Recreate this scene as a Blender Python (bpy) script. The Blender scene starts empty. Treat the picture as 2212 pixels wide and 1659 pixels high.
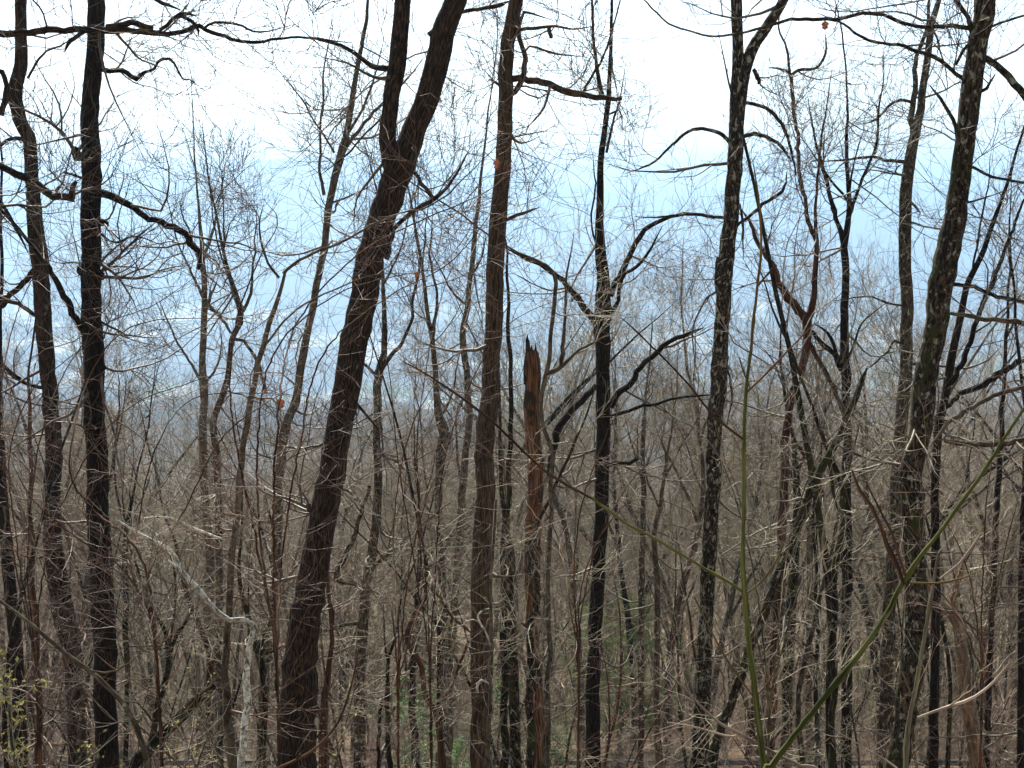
import bpy, math, random
import numpy as np
from mathutils import Vector, noise as mnoise

# ------------------------------------------------------------------ camera, world, sun, exposure
scene = bpy.context.scene
COL = scene.collection
CZ = 1.6                                   # eye height above the path edge
PITCH = math.radians(-7.5)
FPX = 50.0 / 36.0 * 2212.0                 # focal length in reference pixels (frame 2212 x 1659)
cam_d = bpy.data.cameras.new('camera')
cam_d.lens = 50.0; cam_d.sensor_width = 36.0
cam_d.clip_start = 0.05; cam_d.clip_end = 60000.0
cam = bpy.data.objects.new('camera', cam_d)
cam.location = (0, 0, CZ)
cam.rotation_euler = (math.radians(90) + PITCH, 0, 0)
COL.objects.link(cam)
scene.camera = cam

SUN_AZ, SUN_EL = math.radians(-16.0), math.radians(43.0)     # ahead, a little to the left
world = bpy.data.worlds.new('World'); scene.world = world
world.use_nodes = True
wn = world.node_tree.nodes; wl = world.node_tree.links
bg = wn['Background']
sky = wn.new('ShaderNodeTexSky')
sky.sky_type = 'NISHITA'; sky.sun_disc = False
sky.sun_elevation = SUN_EL; sky.sun_rotation = SUN_AZ
sky.altitude = 900; sky.air_density = 1.0; sky.dust_density = 2.2; sky.ozone_density = 0.6
wl.new(sky.outputs[0], bg.inputs[0])
bg.inputs[1].default_value = 0.11
sun_d = bpy.data.lights.new('sun', 'SUN')
sun_d.energy = 5.0; sun_d.angle = math.radians(0.5); sun_d.color = (1.0, 0.955, 0.86)
sun = bpy.data.objects.new('sun', sun_d)
sdir = Vector((math.sin(SUN_AZ) * math.cos(SUN_EL), math.cos(SUN_AZ) * math.cos(SUN_EL), math.sin(SUN_EL)))
sun.rotation_euler = sdir.to_track_quat('Z', 'Y').to_euler()
sun.location = (0, 0, 60)
COL.objects.link(sun)
scene.view_settings.view_transform = 'Standard'
scene.view_settings.look = 'None'
scene.view_settings.gamma = 1.0
scene.view_settings.exposure = 1.27
scene.cycles.max_bounces = 4
scene.cycles.diffuse_bounces = 2
scene.cycles.glossy_bounces = 1
scene.cycles.volume_bounces = 1
scene.render.filter_size = 1.5

random.seed(7)
RNG = np.random.default_rng(11)

# ------------------------------------------------------------------ custom properties
def tag(o, label=None, cat=None, group=None, kind=None):
    if label: o['label'] = label
    if cat: o['category'] = cat
    if group: o['group'] = group
    if kind: o['kind'] = kind
    return o

# ------------------------------------------------------------------ materials
def new_mat(name):
    m = bpy.data.materials.new(name); m.use_nodes = True
    nt = m.node_tree
    b = nt.nodes['Principled BSDF']
    b.inputs['Roughness'].default_value = 0.92
    b.inputs['Specular IOR Level'].default_value = 0.15
    return m, nt, b

WARM = (1.0, 0.98, 0.80)
def ramp(nt, fac, stops):
    r = nt.nodes.new('ShaderNodeValToRGB')
    els = r.color_ramp.elements
    while len(els) < len(stops): els.new(0.5)
    for e, (p, c) in zip(els, stops):
        e.position = p; e.color = (*c, 1)
    nt.links.new(fac, r.inputs[0])
    return r.outputs[0]

def noise_tex(nt, vec, scale, detail=3, rough=0.55, dist=0.0):
    n = nt.nodes.new('ShaderNodeTexNoise')
    n.inputs['Scale'].default_value = scale; n.inputs['Detail'].default_value = detail
    n.inputs['Roughness'].default_value = rough; n.inputs['Distortion'].default_value = dist
    if vec is not None: nt.links.new(vec, n.inputs['Vector'])
    return n.outputs['Fac']

def mapping(nt, vec, sc):
    mp = nt.nodes.new('ShaderNodeMapping'); mp.inputs['Scale'].default_value = sc
    nt.links.new(vec, mp.inputs['Vector']); return mp.outputs[0]

def mixc(nt, fac, a, b, typ='MIX'):
    m = nt.nodes.new('ShaderNodeMix'); m.data_type = 'RGBA'; m.blend_type = typ
    for s, v in ((m.inputs[0], fac), (m.inputs[6], a), (m.inputs[7], b)):
        if isinstance(v, (int, float)): s.default_value = v
        elif isinstance(v, tuple): s.default_value = (*v, 1)
        else: nt.links.new(v, s)
    return m.outputs[2]

def bark(name, dark, light, lichen=None, lichen_amt=0.6, furrow=(26, 3.2), bump=0.6, moss=None, lsc=9.0):
    """UV is in metres: u round the stem, v along it."""
    m, nt, b = new_mat(name)
    uv = nt.nodes.new('ShaderNodeUVMap').outputs[0]
    oi = nt.nodes.new('ShaderNodeObjectInfo')
    add = nt.nodes.new('ShaderNodeVectorMath'); add.operation = 'ADD'
    nt.links.new(uv, add.inputs[0])
    sc = nt.nodes.new('ShaderNodeVectorMath'); sc.operation = 'SCALE'; sc.inputs[0].default_value = (13, 37, 5)
    nt.links.new(oi.outputs['Random'], sc.inputs['Scale']); nt.links.new(sc.outputs[0], add.inputs[1])
    v = add.outputs[0]
    f = noise_tex(nt, mapping(nt, v, (furrow[0], furrow[1], 1)), 1.0, 5, 0.62, 0.6)
    base = ramp(nt, f, [(0.36, tuple(x * 0.45 for x in dark)), (0.47, dark), (0.58, light), (0.75, tuple(min(1, x * 1.5) for x in light))])
    big = noise_tex(nt, mapping(nt, v, (3.0, 1.1, 1)), 1.0, 3)
    base = mixc(nt, 0.75, base, ramp(nt, big, [(0.3, (0.45, 0.42, 0.40)), (0.7, (1.35, 1.3, 1.25))]), 'MULTIPLY')
    if lichen:
        l = noise_tex(nt, mapping(nt, v, (lsc, lsc * 0.8, 1)), 1.0, 4, 0.6, 0.3)
        base = mixc(nt, ramp(nt, l, [(lichen_amt, (0, 0, 0)), (lichen_amt + 0.05, (1, 1, 1))]), base, lichen)
    if moss:
        l = noise_tex(nt, mapping(nt, v, (5, 2.2, 1)), 1.0, 5, 0.7)
        base = mixc(nt, ramp(nt, l, [(0.52, (0, 0, 0)), (0.62, (1, 1, 1))]), base, moss)
    nt.links.new(mixc(nt, 1.0, base, WARM, 'MULTIPLY'), b.inputs['Base Color'])
    bp = nt.nodes.new('ShaderNodeBump'); bp.inputs['Strength'].default_value = bump; bp.inputs['Distance'].default_value = 0.03
    nt.links.new(f, bp.inputs['Height']); nt.links.new(bp.outputs[0], b.inputs['Normal'])
    return m

def twig_mat(name, a, b_, scale=0.9, rough=0.6, spec=0.35):
    m, nt, b = new_mat(name)
    tc = nt.nodes.new('ShaderNodeTexCoord')
    n = noise_tex(nt, tc.outputs['Object'], scale, 4, 0.7)
    n2 = noise_tex(nt, tc.outputs['Object'], 14.0, 2, 0.6)
    base = ramp(nt, n, [(0.36, a), (0.64, b_)])
    base = mixc(nt, 0.8, base, ramp(nt, n2, [(0.35, (0.55, 0.53, 0.5)), (0.65, (1.4, 1.4, 1.4))]), 'MULTIPLY')
    nt.links.new(mixc(nt, 1.0, base, WARM, 'MULTIPLY'), b.inputs['Base Color'])
    b.inputs['Roughness'].default_value = rough
    b.inputs['Specular IOR Level'].default_value = spec
    return m

M = {}
M['oak'] = bark('bark_oak', (0.026, 0.018, 0.012), (0.092, 0.063, 0.041), (0.17, 0.18, 0.13), 0.66, (46, 11), 1.0)
M['darkoak'] = bark('bark_dark', (0.016, 0.012, 0.008), (0.042, 0.031, 0.021), (0.13, 0.11, 0.08), 0.68, (50, 13), 1.0)
M['hickory'] = bark('bark_hickory', (0.062, 0.042, 0.026), (0.145, 0.103, 0.068), (0.30, 0.31, 0.26), 0.70, (52, 8), 0.8)
M['maple'] = bark('bark_maple', (0.05, 0.039, 0.027), (0.12, 0.094, 0.065), (0.36, 0.37, 0.31), 0.59, (24, 12), 0.5, None, 13)
M['lichen'] = bark('bark_lichen', (0.02, 0.015, 0.01), (0.085, 0.064, 0.042), (0.33, 0.32, 0.25), 0.555, (26, 16), 0.9, None, 14)
M['lichen2'] = bark('bark_lichen_shaggy', (0.018, 0.014, 0.009), (0.10, 0.075, 0.048), (0.32, 0.32, 0.25), 0.575, (28, 14), 1.0, (0.05, 0.052, 0.016), 13)
M['dead'] = bark('wood_dead', (0.13, 0.065, 0.036), (0.33, 0.175, 0.10), (0.05, 0.038, 0.027), 0.55, (44, 3.5), 1.0, None, 4)
M['deadtip'] = bark('wood_dead_tip', (0.03, 0.02, 0.013), (0.10, 0.06, 0.036), None, 0.6, (44, 3.5), 1.0)
M['white'] = bark('bark_white', (0.6, 0.6, 0.53), (0.88, 0.88, 0.82), (0.06, 0.055, 0.045), 0.57, (16, 20), 0.5, None, 24)
M['moss'] = bark('bark_mossy', (0.014, 0.011, 0.007), (0.05, 0.038, 0.023), (0.30, 0.31, 0.24), 0.62, (28, 14), 0.9, (0.055, 0.055, 0.015), 14)
M['smooth'] = bark('bark_smooth', (0.085, 0.069, 0.047), (0.16, 0.133, 0.095), (0.36, 0.36, 0.30), 0.64, (14, 8), 0.3)
M['red'] = bark('bark_reddish', (0.07, 0.036, 0.022), (0.15, 0.08, 0.05), None, 0.7, (30, 3), 0.6)
M['tan'] = bark('bark_tan', (0.20, 0.13, 0.085), (0.36, 0.25, 0.17), (0.06, 0.045, 0.03), 0.64, (22, 3), 0.6)
M['green'] = bark('stem_green', (0.062, 0.075, 0.02), (0.12, 0.13, 0.04), (0.22, 0.20, 0.11), 0.66, (60, 6), 0.15)
M['greenred'] = bark('stem_green_red', (0.11, 0.09, 0.03), (0.19, 0.13, 0.06), (0.2, 0.1, 0.07), 0.62, (60, 6), 0.15)
M['greystem'] = bark('stem_grey', (0.16, 0.145, 0.10), (0.26, 0.235, 0.17), None, 0.6, (60, 6), 0.2)
M['palestem'] = bark('stem_pale', (0.36, 0.29, 0.25), (0.50, 0.41, 0.36), None, 0.6, (60, 6), 0.2)
M['twig'] = twig_mat('twigs_brown', (0.055, 0.04, 0.026), (0.17, 0.13, 0.085))  # kept dark: backlit look against the sky is put into the colour
M['twigred'] = twig_mat('twigs_red', (0.065, 0.032, 0.022), (0.19, 0.105, 0.07))
M['fartwig'] = twig_mat('twigs_haze_brown', (0.17, 0.137, 0.108), (0.42, 0.345, 0.275))  # these three lighter copies have the haze of distance painted into the colour
M['fargrey'] = twig_mat('twigs_haze_grey', (0.20, 0.172, 0.142), (0.47, 0.41, 0.335))
M['farred'] = twig_mat('twigs_haze_red', (0.18, 0.118, 0.10), (0.40, 0.275, 0.225))
M['twigpale'] = twig_mat('twigs_lit_pale', (0.17, 0.145, 0.105), (0.43, 0.37, 0.275))  # pale copy for sunlit twigs, the light put into the colour
M['twiggrey'] = twig_mat('twigs_grey', (0.08, 0.065, 0.045), (0.23, 0.19, 0.13))  # darkened like the brown ones, backlight shade in the colour

# ------------------------------------------------------------------ terrain height
PRO = [(-400, 120), (-60, 16), (-8, 1.0), (-2, -1.5), (0.6, -1.6), (3, -3.0), (8, -5.3), (13, -7.6), (20, -10.6), (27, -13.4), (30.2, -14.9),
       (31, -15.3), (36.4, -15.4), (37.2, -15.7), (41, -17.0), (46, -18.7), (60, -23.0), (100, -34.5), (200, -57), (400, -90),
       (700, -126), (1000, -168), (1300, -238), (1600, -236), (2000, -335), (3000, -480), (3800, -500), (6000, -505),
       (7000, -330), (7800, -300), (9500, 75), (11500, 30), (15000, 0)]
PX = np.array([p[0] for p in PRO], float); PY = np.array([p[1] for p in PRO], float)
def nz(x, y, s, seed):
    return mnoise.noise(Vector((x / s, y / s, seed)))
def ground(x, y):
    """height of the ground; the slope falls away along +Y"""
    z = float(np.interp(y, PX, PY))
    if 2 < y < 31 or 37 < y < 300:
        z += 0.35 * nz(x, y, 7.0, 1.0) * min(1, abs(y - 2) / 6)
    if y > 150:
        k = min(1, (y - 150) / 700)
        z += k * (24 * nz(x, y, 240, 3.0) + 7 * nz(x, y, 90, 5.0))
    if y > 1100:
        k = min(1, (y - 1100) / 600) * (1 - min(1, max(0, (y - 2400) / 900)))
        z += k * (75 * nz(x, y, 430, 9.0) + 22 * nz(x, y, 150, 2.5))
    if y > 3300 and y < 6000:
        z += 9 * nz(x, y, 500, 4.0)
    if y > 6000:
        k = min(1, (y - 6000) / 2500)
        az = x / y
        z += k * (110 * nz(x, y, 1500, 6.0) + 60 * nz(x, y, 480, 2.0) + 25 * nz(x, y, 170, 8.0))
        z += k * 155 * math.exp(-((az + 0.155) / 0.085) ** 2)
    return z + CZ

def build_terrain():
    ys = np.concatenate([np.linspace(-400, -10, 12), np.linspace(-8, 60, 137)[0:], np.geomspace(61, 15000, 280)])
    us = np.concatenate([np.linspace(-1, -0.4, 14)[:-1], np.linspace(-0.4, 0.4, 161), np.linspace(0.4, 1, 14)[1:]])
    V = []
    for y in ys:
        wdt = 60 + max(0, abs(y)) * 1.3
        for u in us:
            x = u * wdt
            V.append((x, y, ground(x, y)))
    nx, ny = len(us), len(ys)
    F = []
    for j in range(ny - 1):
        for i in range(nx - 1):
            a = j * nx + i
            F.append((a, a + 1, a + nx + 1, a + nx))
    me = bpy.data.meshes.new('ground'); me.from_pydata(V, [], F); me.update()
    me.polygons.foreach_set('use_smooth', [True] * len(F))
    o = bpy.data.objects.new('ground', me); COL.objects.link(o)
    tag(o, kind='structure')
    m, nt, b = new_mat('ground_cover')
    geo = nt.nodes.new('ShaderNodeNewGeometry').outputs['Position']
    sep = nt.nodes.new('ShaderNodeSeparateXYZ'); nt.links.new(geo, sep.inputs[0])
    # leaf litter near
    n1 = noise_tex(nt, geo, 9.0, 5, 0.75)
    n2 = noise_tex(nt, geo, 0.8, 3)
    litter = ramp(nt, n1, [(0.3, (0.045, 0.032, 0.02)), (0.48, (0.13, 0.088, 0.055)), (0.6, (0.24, 0.17, 0.105)), (0.8, (0.34, 0.25, 0.17))])
    litter = mixc(nt, 0.6, litter, ramp(nt, n2, [(0.3, (0.6, 0.58, 0.5)), (0.7, (1.2, 1.15, 1.1))]), 'MULTIPLY')
    # wooded hills
    w1 = noise_tex(nt, geo, 0.016, 4, 0.6)
    w2 = noise_tex(nt, geo, 0.12, 3, 0.8)
    wood = ramp(nt, w1, [(0.35, (0.03, 0.048, 0.028)), (0.48, (0.09, 0.075, 0.06)), (0.7, (0.135, 0.105, 0.088))])
    wood = mixc(nt, 0.8, wood, ramp(nt, w2, [(0.35, (0.5, 0.5, 0.5)), (0.65, (1.35, 1.35, 1.35))]), 'MULTIPLY')
    # valley floor: pale fields among woods
    fm = mapping(nt, geo, (0.0018, 0.0011, 0.0001))
    f1 = noise_tex(nt, fm, 1.0, 3, 0.6)
    vor = nt.nodes.new('ShaderNodeTexVoronoi'); vor.inputs['Scale'].default_value = 1.0
    nt.links.new(mapping(nt, geo, (0.006, 0.0035, 0.0001)), vor.inputs['Vector'])
    sepc = nt.nodes.new('ShaderNodeSeparateColor'); nt.links.new(vor.outputs['Color'], sepc.inputs[0])
    field = ramp(nt, sepc.outputs[0], [(0.0, (0.10, 0.14, 0.05)), (0.3, (0.26, 0.27, 0.13)), (0.6, (0.42, 0.38, 0.28)), (0.85, (0.75, 0.72, 0.66))])
    mask = ramp(nt, f1, [(0.53, (0, 0, 0)), (0.56, (1, 1, 1))])
    valley = mixc(nt, mask, wood, field)
    def step(src, a, c):
        r = nt.nodes.new('ShaderNodeMapRange'); r.inputs[1].default_value = a; r.inputs[2].default_value = c
        nt.links.new(src, r.inputs[0]); return r.outputs[0]
    # z below the valley line
    zmask = nt.nodes.new('ShaderNodeMath'); zmask.operation = 'LESS_THAN'; zmask.inputs[1].default_value = -462
    nt.links.new(sep.outputs[2], zmask.inputs[0])
    far = mixc(nt, zmask.outputs[0], wood, valley)
    base = mixc(nt, step(sep.outputs[1], 250, 500), litter, far)
    nt.links.new(base, b.inputs['Base Color'])
    bp = nt.nodes.new('ShaderNodeBump'); bp.inputs['Strength'].default_value = 0.8; bp.inputs['Distance'].default_value = 0.08
    nt.links.new(n1, bp.inputs['Height']); nt.links.new(bp.outputs[0], b.inputs['Normal'])
    b.inputs['Roughness'].default_value = 0.95
    me.materials.append(m)
build_terrain()

# asphalt road on its bench below the bank
def sheet(name, x0, x1, y0, y1, dz, mat, n=60):
    V, F = [], []
    for i in range(n + 1):
        x = x0 + (x1 - x0) * i / n
        V += [(x, y0, float(np.interp(y0, PX, PY)) + CZ + dz), (x, y1, float(np.interp(y1, PX, PY)) + CZ + dz)]
    for i in range(n): F.append((2 * i, 2 * i + 2, 2 * i + 3, 2 * i + 1))
    me = bpy.data.meshes.new(name); me.from_pydata(V, [], F); me.materials.append(mat)
    o = bpy.data.objects.new(name, me); COL.objects.link(o); tag(o, kind='structure'); return o
mr, nt, b = new_mat('asphalt')
tc = nt.nodes.new('ShaderNodeTexCoord')
nt.links.new(ramp(nt, noise_tex(nt, tc.outputs['Object'], 30, 4, 0.8), [(0.3, (0.035, 0.035, 0.035)), (0.7, (0.08, 0.078, 0.075))]), b.inputs['Base Color'])
sheet('road', -60, 60, 31.3, 36.2, 0.05, mr)

# ------------------------------------------------------------------ geometry helpers (numpy)
def norm(a):
    return a / np.maximum(np.linalg.norm(a, axis=-1, keepdims=True), 1e-9)

class MB:
    def __init__(s): s.v, s.f, s.uv, s.n = [], [], [], 0
    def tubes(s, P, R, S, ref=None, rough=0.0):
        """P (N,K,3), R (N,K): N stems of K rings with S sides each"""
        P = np.asarray(P, float); R = np.asarray(R, float)
        if P.ndim == 2: P = P[None]; R = R[None]
        N, K, _ = P.shape
        T = np.empty_like(P)
        T[:, 1:-1] = P[:, 2:] - P[:, :-2]; T[:, 0] = P[:, 1] - P[:, 0]; T[:, -1] = P[:, -1] - P[:, -2]
        T = norm(T)
        if ref is None:
            rf = norm(RNG.normal(size=(N, 1, 3)))
            # keep the reference away from the stem's mean direction
            mt = norm((P[:, -1] - P[:, 0]))[:, None]
            rf = norm(rf - mt * np.sum(rf * mt, -1, keepdims=True))
        else:
            rf = np.tile(np.array(ref, float), (N, 1, 1))
        A = norm(np.cross(T, rf)); B = np.cross(T, A)
        th = np.linspace(0, 2 * math.pi, S, endpoint=False)
        c, si = np.cos(th), np.sin(th)
        RR = R[..., None] * np.ones(S)
        if rough > 0:
            g = np.zeros((N, K, S))
            L = np.concatenate([np.zeros((N, 1)), np.cumsum(np.linalg.norm(np.diff(P, axis=1), axis=-1), 1)], 1)
            for q in range(9):
                ph = RNG.uniform(0, 6.28, (N, 1, 1)); fr = RNG.uniform(3, 26, (N, 1, 1)); m_ = RNG.integers(0, 5)
                g += np.sin(L[..., None] * fr + ph + m_ * th[None, None]) * (0.5 + 0.5 * np.sin(th[None, None] * m_ + ph * 3)) / 3.5
            g += RNG.normal(size=(N, K, S)) * 0.35
            RR = RR * (1 + rough * g)
        V = P[:, :, None] + RR[..., None] * (c[None, None, :, None] * A[:, :, None] + si[None, None, :, None] * B[:, :, None])
        s.v.append(V.reshape(-1, 3))
        base = (np.arange(N)[:, None, None] * K + np.arange(K - 1)[None, :, None]) * S
        j = np.arange(S)[None, None]; j2 = (j + 1) % S
        F = np.stack([base + j, base + j2, base + S + j2, base + S + j], -1).reshape(-1, 4) + s.n
        s.f.append(F)
        L = np.concatenate([np.zeros((N, 1)), np.cumsum(np.linalg.norm(np.diff(P, axis=1), axis=-1), 1)], 1)
        per = 2 * math.pi * np.maximum(R.max(1), 0.004)
        uu0 = np.broadcast_to((j / S) * per[:, None, None], (N, K - 1, S))
        uu1 = np.broadcast_to(((j + 1) / S) * per[:, None, None], (N, K - 1, S))
        l0 = np.broadcast_to(L[:, :-1, None], (N, K - 1, S)); l1 = np.broadcast_to(L[:, 1:, None], (N, K - 1, S))
        s.uv.append(np.stack([np.stack([uu0, l0], -1), np.stack([uu1, l0], -1), np.stack([uu1, l1], -1), np.stack([uu0, l1], -1)], -2).reshape(-1, 2))
        s.n += N * K * S
        return V
    def quads(s, Q):
        """Q (N,4,3) loose little faces"""
        N = len(Q)
        s.v.append(Q.reshape(-1, 3)); s.f.append(np.arange(N * 4).reshape(N, 4) + s.n)
        s.uv.append(np.tile(np.array([[0, 0], [1, 0], [1, 1], [0, 1]], float), (N, 1))); s.n += N * 4
    def mesh(s, name, mat, smooth=True):
        v = np.concatenate(s.v); f = np.concatenate(s.f); uv = np.concatenate(s.uv)
        me = bpy.data.meshes.new(name)
        me.vertices.add(len(v)); me.vertices.foreach_set('co', v.ravel().astype(np.float32))
        me.loops.add(len(f) * 4); me.loops.foreach_set('vertex_index', f.ravel().astype(np.int32))
        me.polygons.add(len(f)); me.polygons.foreach_set('loop_start', np.arange(0, len(f) * 4, 4, dtype=np.int32))
        me.polygons.foreach_set('use_smooth', np.full(len(f), smooth))
        ul = me.uv_layers.new(name='UVMap'); ul.data.foreach_set('uv', uv.ravel().astype(np.float32))
        me.materials.append(mat); me.update(); me.validate()
        return me
    def build(s, name, mat, parent=None, smooth=True):
        o = bpy.data.objects.new(name, s.mesh(name, mat, smooth)); COL.objects.link(o)
        if parent is not None: o.parent = parent
        return o

def empty(name, loc, label=None, cat=None, group=None):
    o = bpy.data.objects.new(name, None); o.location = loc; o.empty_display_size = 0.3
    COL.objects.link(o); return tag(o, label, cat, group)

def resample(P, R, K):
    P = np.asarray(P, float); R = np.asarray(R, float)
    L = np.concatenate([[0], np.cumsum(np.linalg.norm(np.diff(P, axis=0), axis=1))])
    t = np.linspace(0, L[-1], K)
    return np.stack([np.interp(t, L, P[:, i]) for i in range(3)], 1), np.interp(t, L, R)

def spline(P, R, spacing, jit=0.0, mean=0.0):
    """Catmull-Rom through P, then even spacing"""
    P = np.asarray(P, float); R = np.asarray(R, float)
    Q = np.vstack([2 * P[0] - P[1], P, 2 * P[-1] - P[-2]])
    out, rad = [], []
    for i in range(len(P) - 1):
        p0, p1, p2, p3 = Q[i:i + 4]
        for t in np.linspace(0, 1, 9)[:-1]:
            out.append(0.5 * ((2 * p1) + (-p0 + p2) * t + (2 * p0 - 5 * p1 + 4 * p2 - p3) * t * t + (-p0 + 3 * p1 - 3 * p2 + p3) * t ** 3))
            rad.append(R[i] * (1 - t) + R[i + 1] * t)
    out.append(P[-1]); rad.append(R[-1])
    out = np.array(out); rad = np.array(rad)
    Ltot = np.sum(np.linalg.norm(np.diff(out, axis=0), axis=1))
    K = int(max(6, min(160, Ltot / spacing)))
    p, r = resample(out, rad, K)
    if mean > 0:
        L = np.linspace(0, Ltot, K)
        env = np.clip(np.minimum(L, Ltot - L) / 0.5, 0, 1)[:, None]
        off = np.zeros((K, 3))
        for q in range(6):
            wl_ = RNG.uniform(0.22, 1.1)
            off += np.sin(L[:, None] * 6.28 / wl_ + RNG.uniform(0, 6.28, 3)) * RNG.normal(size=3) * wl_ * 0.9
        p += off * env * mean
    if jit > 0: p[1:-1] += RNG.normal(size=(K - 2, 3)) * jit * r[1:-1, None]
    return p, r

def grow(P, R, n, length, ang, t0=0.15, t1=1.0, K=8, wig=0.2, up=0.05, rratio=0.5, rmax=0.03, rmin=0.0022, taper=0.75, flat=0.0, tpow=1.0):
    """children of the stems P (N,K0,3), R (N,K0); n per stem. All random and in world metres."""
    N, K0, _ = P.shape
    idx = np.repeat(np.arange(N), n) if np.isscalar(n) else np.repeat(np.arange(N), n)
    m = len(idx)
    if m == 0: return np.zeros((0, K, 3)), np.zeros((0, K))
    t = (t0 + (t1 - t0) * RNG.random(m) ** tpow) * (K0 - 1)
    i0 = np.clip(t.astype(int), 0, K0 - 2); fr = (t - i0)[:, None]
    A, B = P[idx, i0], P[idx, i0 + 1]
    p0 = A * (1 - fr) + B * fr
    T = norm(B - A)
    r0 = (R[idx, i0] * (1 - fr[:, 0]) + R[idx, i0 + 1] * fr[:, 0])
    rnd = RNG.normal(size=(m, 3)); rnd[:, 2] *= (1 - flat)
    pr = norm(rnd - T * np.sum(rnd * T, -1, keepdims=True))
    a = np.radians(RNG.uniform(ang[0], ang[1], m))[:, None]
    d = norm(np.cos(a) * T + np.sin(a) * pr)
    Ln = RNG.uniform(length[0], length[1], m) * (1.15 - 0.55 * t / (K0 - 1))
    st = (Ln / (K - 1))[:, None]
    rr = np.minimum(r0 * rratio, rmax) * RNG.uniform(0.7, 1.1, m)
    rr = np.maximum(rr, rmin)
    out = np.empty((m, K, 3)); out[:, 0] = p0
    W = RNG.normal(size=(m, K, 3)) * wig
    kink = (RNG.random((m, K, 1)) < 0.18)
    W = W * np.where(kink, 2.2, 1.0)
    bend = RNG.normal(size=(m, 3)) * wig * 0.35
    for k in range(1, K):
        d = norm(d + W[:, k] + bend + np.array([0, 0, up]))
        out[:, k] = out[:, k - 1] + d * st
    s_ = np.linspace(0, 1, K)[None]
    rad = rr[:, None] * (1 - s_) ** taper
    rad = np.maximum(rad, rmin * (1 - 0.55 * s_))
    return out, rad

def at(u, v, D):
    dx = (u - 1106.0) / FPX; dy = (829.5 - v) / FPX
    cp, sp = math.cos(PITCH), math.sin(PITCH)
    y = cp - dy * sp; z = sp + dy * cp
    k = D / y
    return np.array([dx * k, D, CZ + z * k])

# ------------------------------------------------------------------ trees whose stems the photo shows one by one
def stem_from(pts, D, w0=None, drift=0.0):
    P, R = [], []
    n = len(pts)
    for i, p in enumerate(pts):
        w = p[2] if len(p) > 2 else None
        d = D + (drift * (i / max(1, n - 1)))
        P.append(at(p[0], p[1], d)); R.append(w)
    ks = [i for i, w in enumerate(R) if w is not None]
    R = np.interp(range(n), ks, [R[i] for i in ks]) * D / FPX / 2
    return np.array(P), R

def to_ground(P, R):
    """carry the lower end on down into the soil"""
    P, R = list(P), list(R)
    d = P[-1] - P[-2]; d = d / np.linalg.norm(d)
    d[0] *= 0.6; d[2] = min(d[2], -0.6); d[1] *= 0.3; d = d / np.linalg.norm(d)
    r = R[-1]; p = P[-1]; i = 0
    while p[2] > ground(p[0], p[1]) - 0.25 and i < 60:
        d = d + np.array([0, 0, -0.12]); d /= np.linalg.norm(d)
        p = p + d * 0.7; r *= 1.02; i += 1
        P.append(p); R.append(r)
    if len(P) > 2: R[-1] *= 1.25
    return np.array(P), np.array(R)

def to_sky(P, R, length):
    """carry the upper end on up past the frame (points run top to bottom)"""
    d = P[0] - P[1]; d /= np.linalg.norm(d)
    out, rr = [], []
    p = P[0]; n = int(length / 0.8)
    for i in range(n):
        d = d + RNG.normal(size=3) * 0.10 + np.array([0, 0, 0.05]); d /= np.linalg.norm(d)
        p = p + d * 0.8
        out.append(p); rr.append(R[0] * (1 - (i + 1) / n) ** 0.8 + 0.004)
    return np.vstack([np.array(out)[::-1], P]), np.concatenate([rr[::-1], R])

def crown_from(mb, P0, R0, spec):
    """P0: stems (N,20,3) that carry the twigs"""
    n1, L1, n2, L2, n3, L3, up, wig, sides, rmin, rmx = spec
    c1, r1 = grow(P0, R0, n1, L1, (35, 80), 0.05, 1, 10, wig, up, 0.45, rmx, rmin * 1.6)
    mb.tubes(c1, r1, 5)
    c2, r2 = grow(c1, r1, n2, L2, (25, 70), 0.12, 1, 8, wig * 1.1, up * 1.2, 0.62, 0.014, rmin * 1.2)
    mb.tubes(c2, r2, 4)
    if n3:
        c3, r3 = grow(c2, r2, n3, L3, (25, 65), 0.12, 1, 6, wig * 1.15, up, 0.7, 0.007, rmin)
        mb.tubes(c3, r3, 3)
        return c3, r3
    return c2, r2

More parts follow.
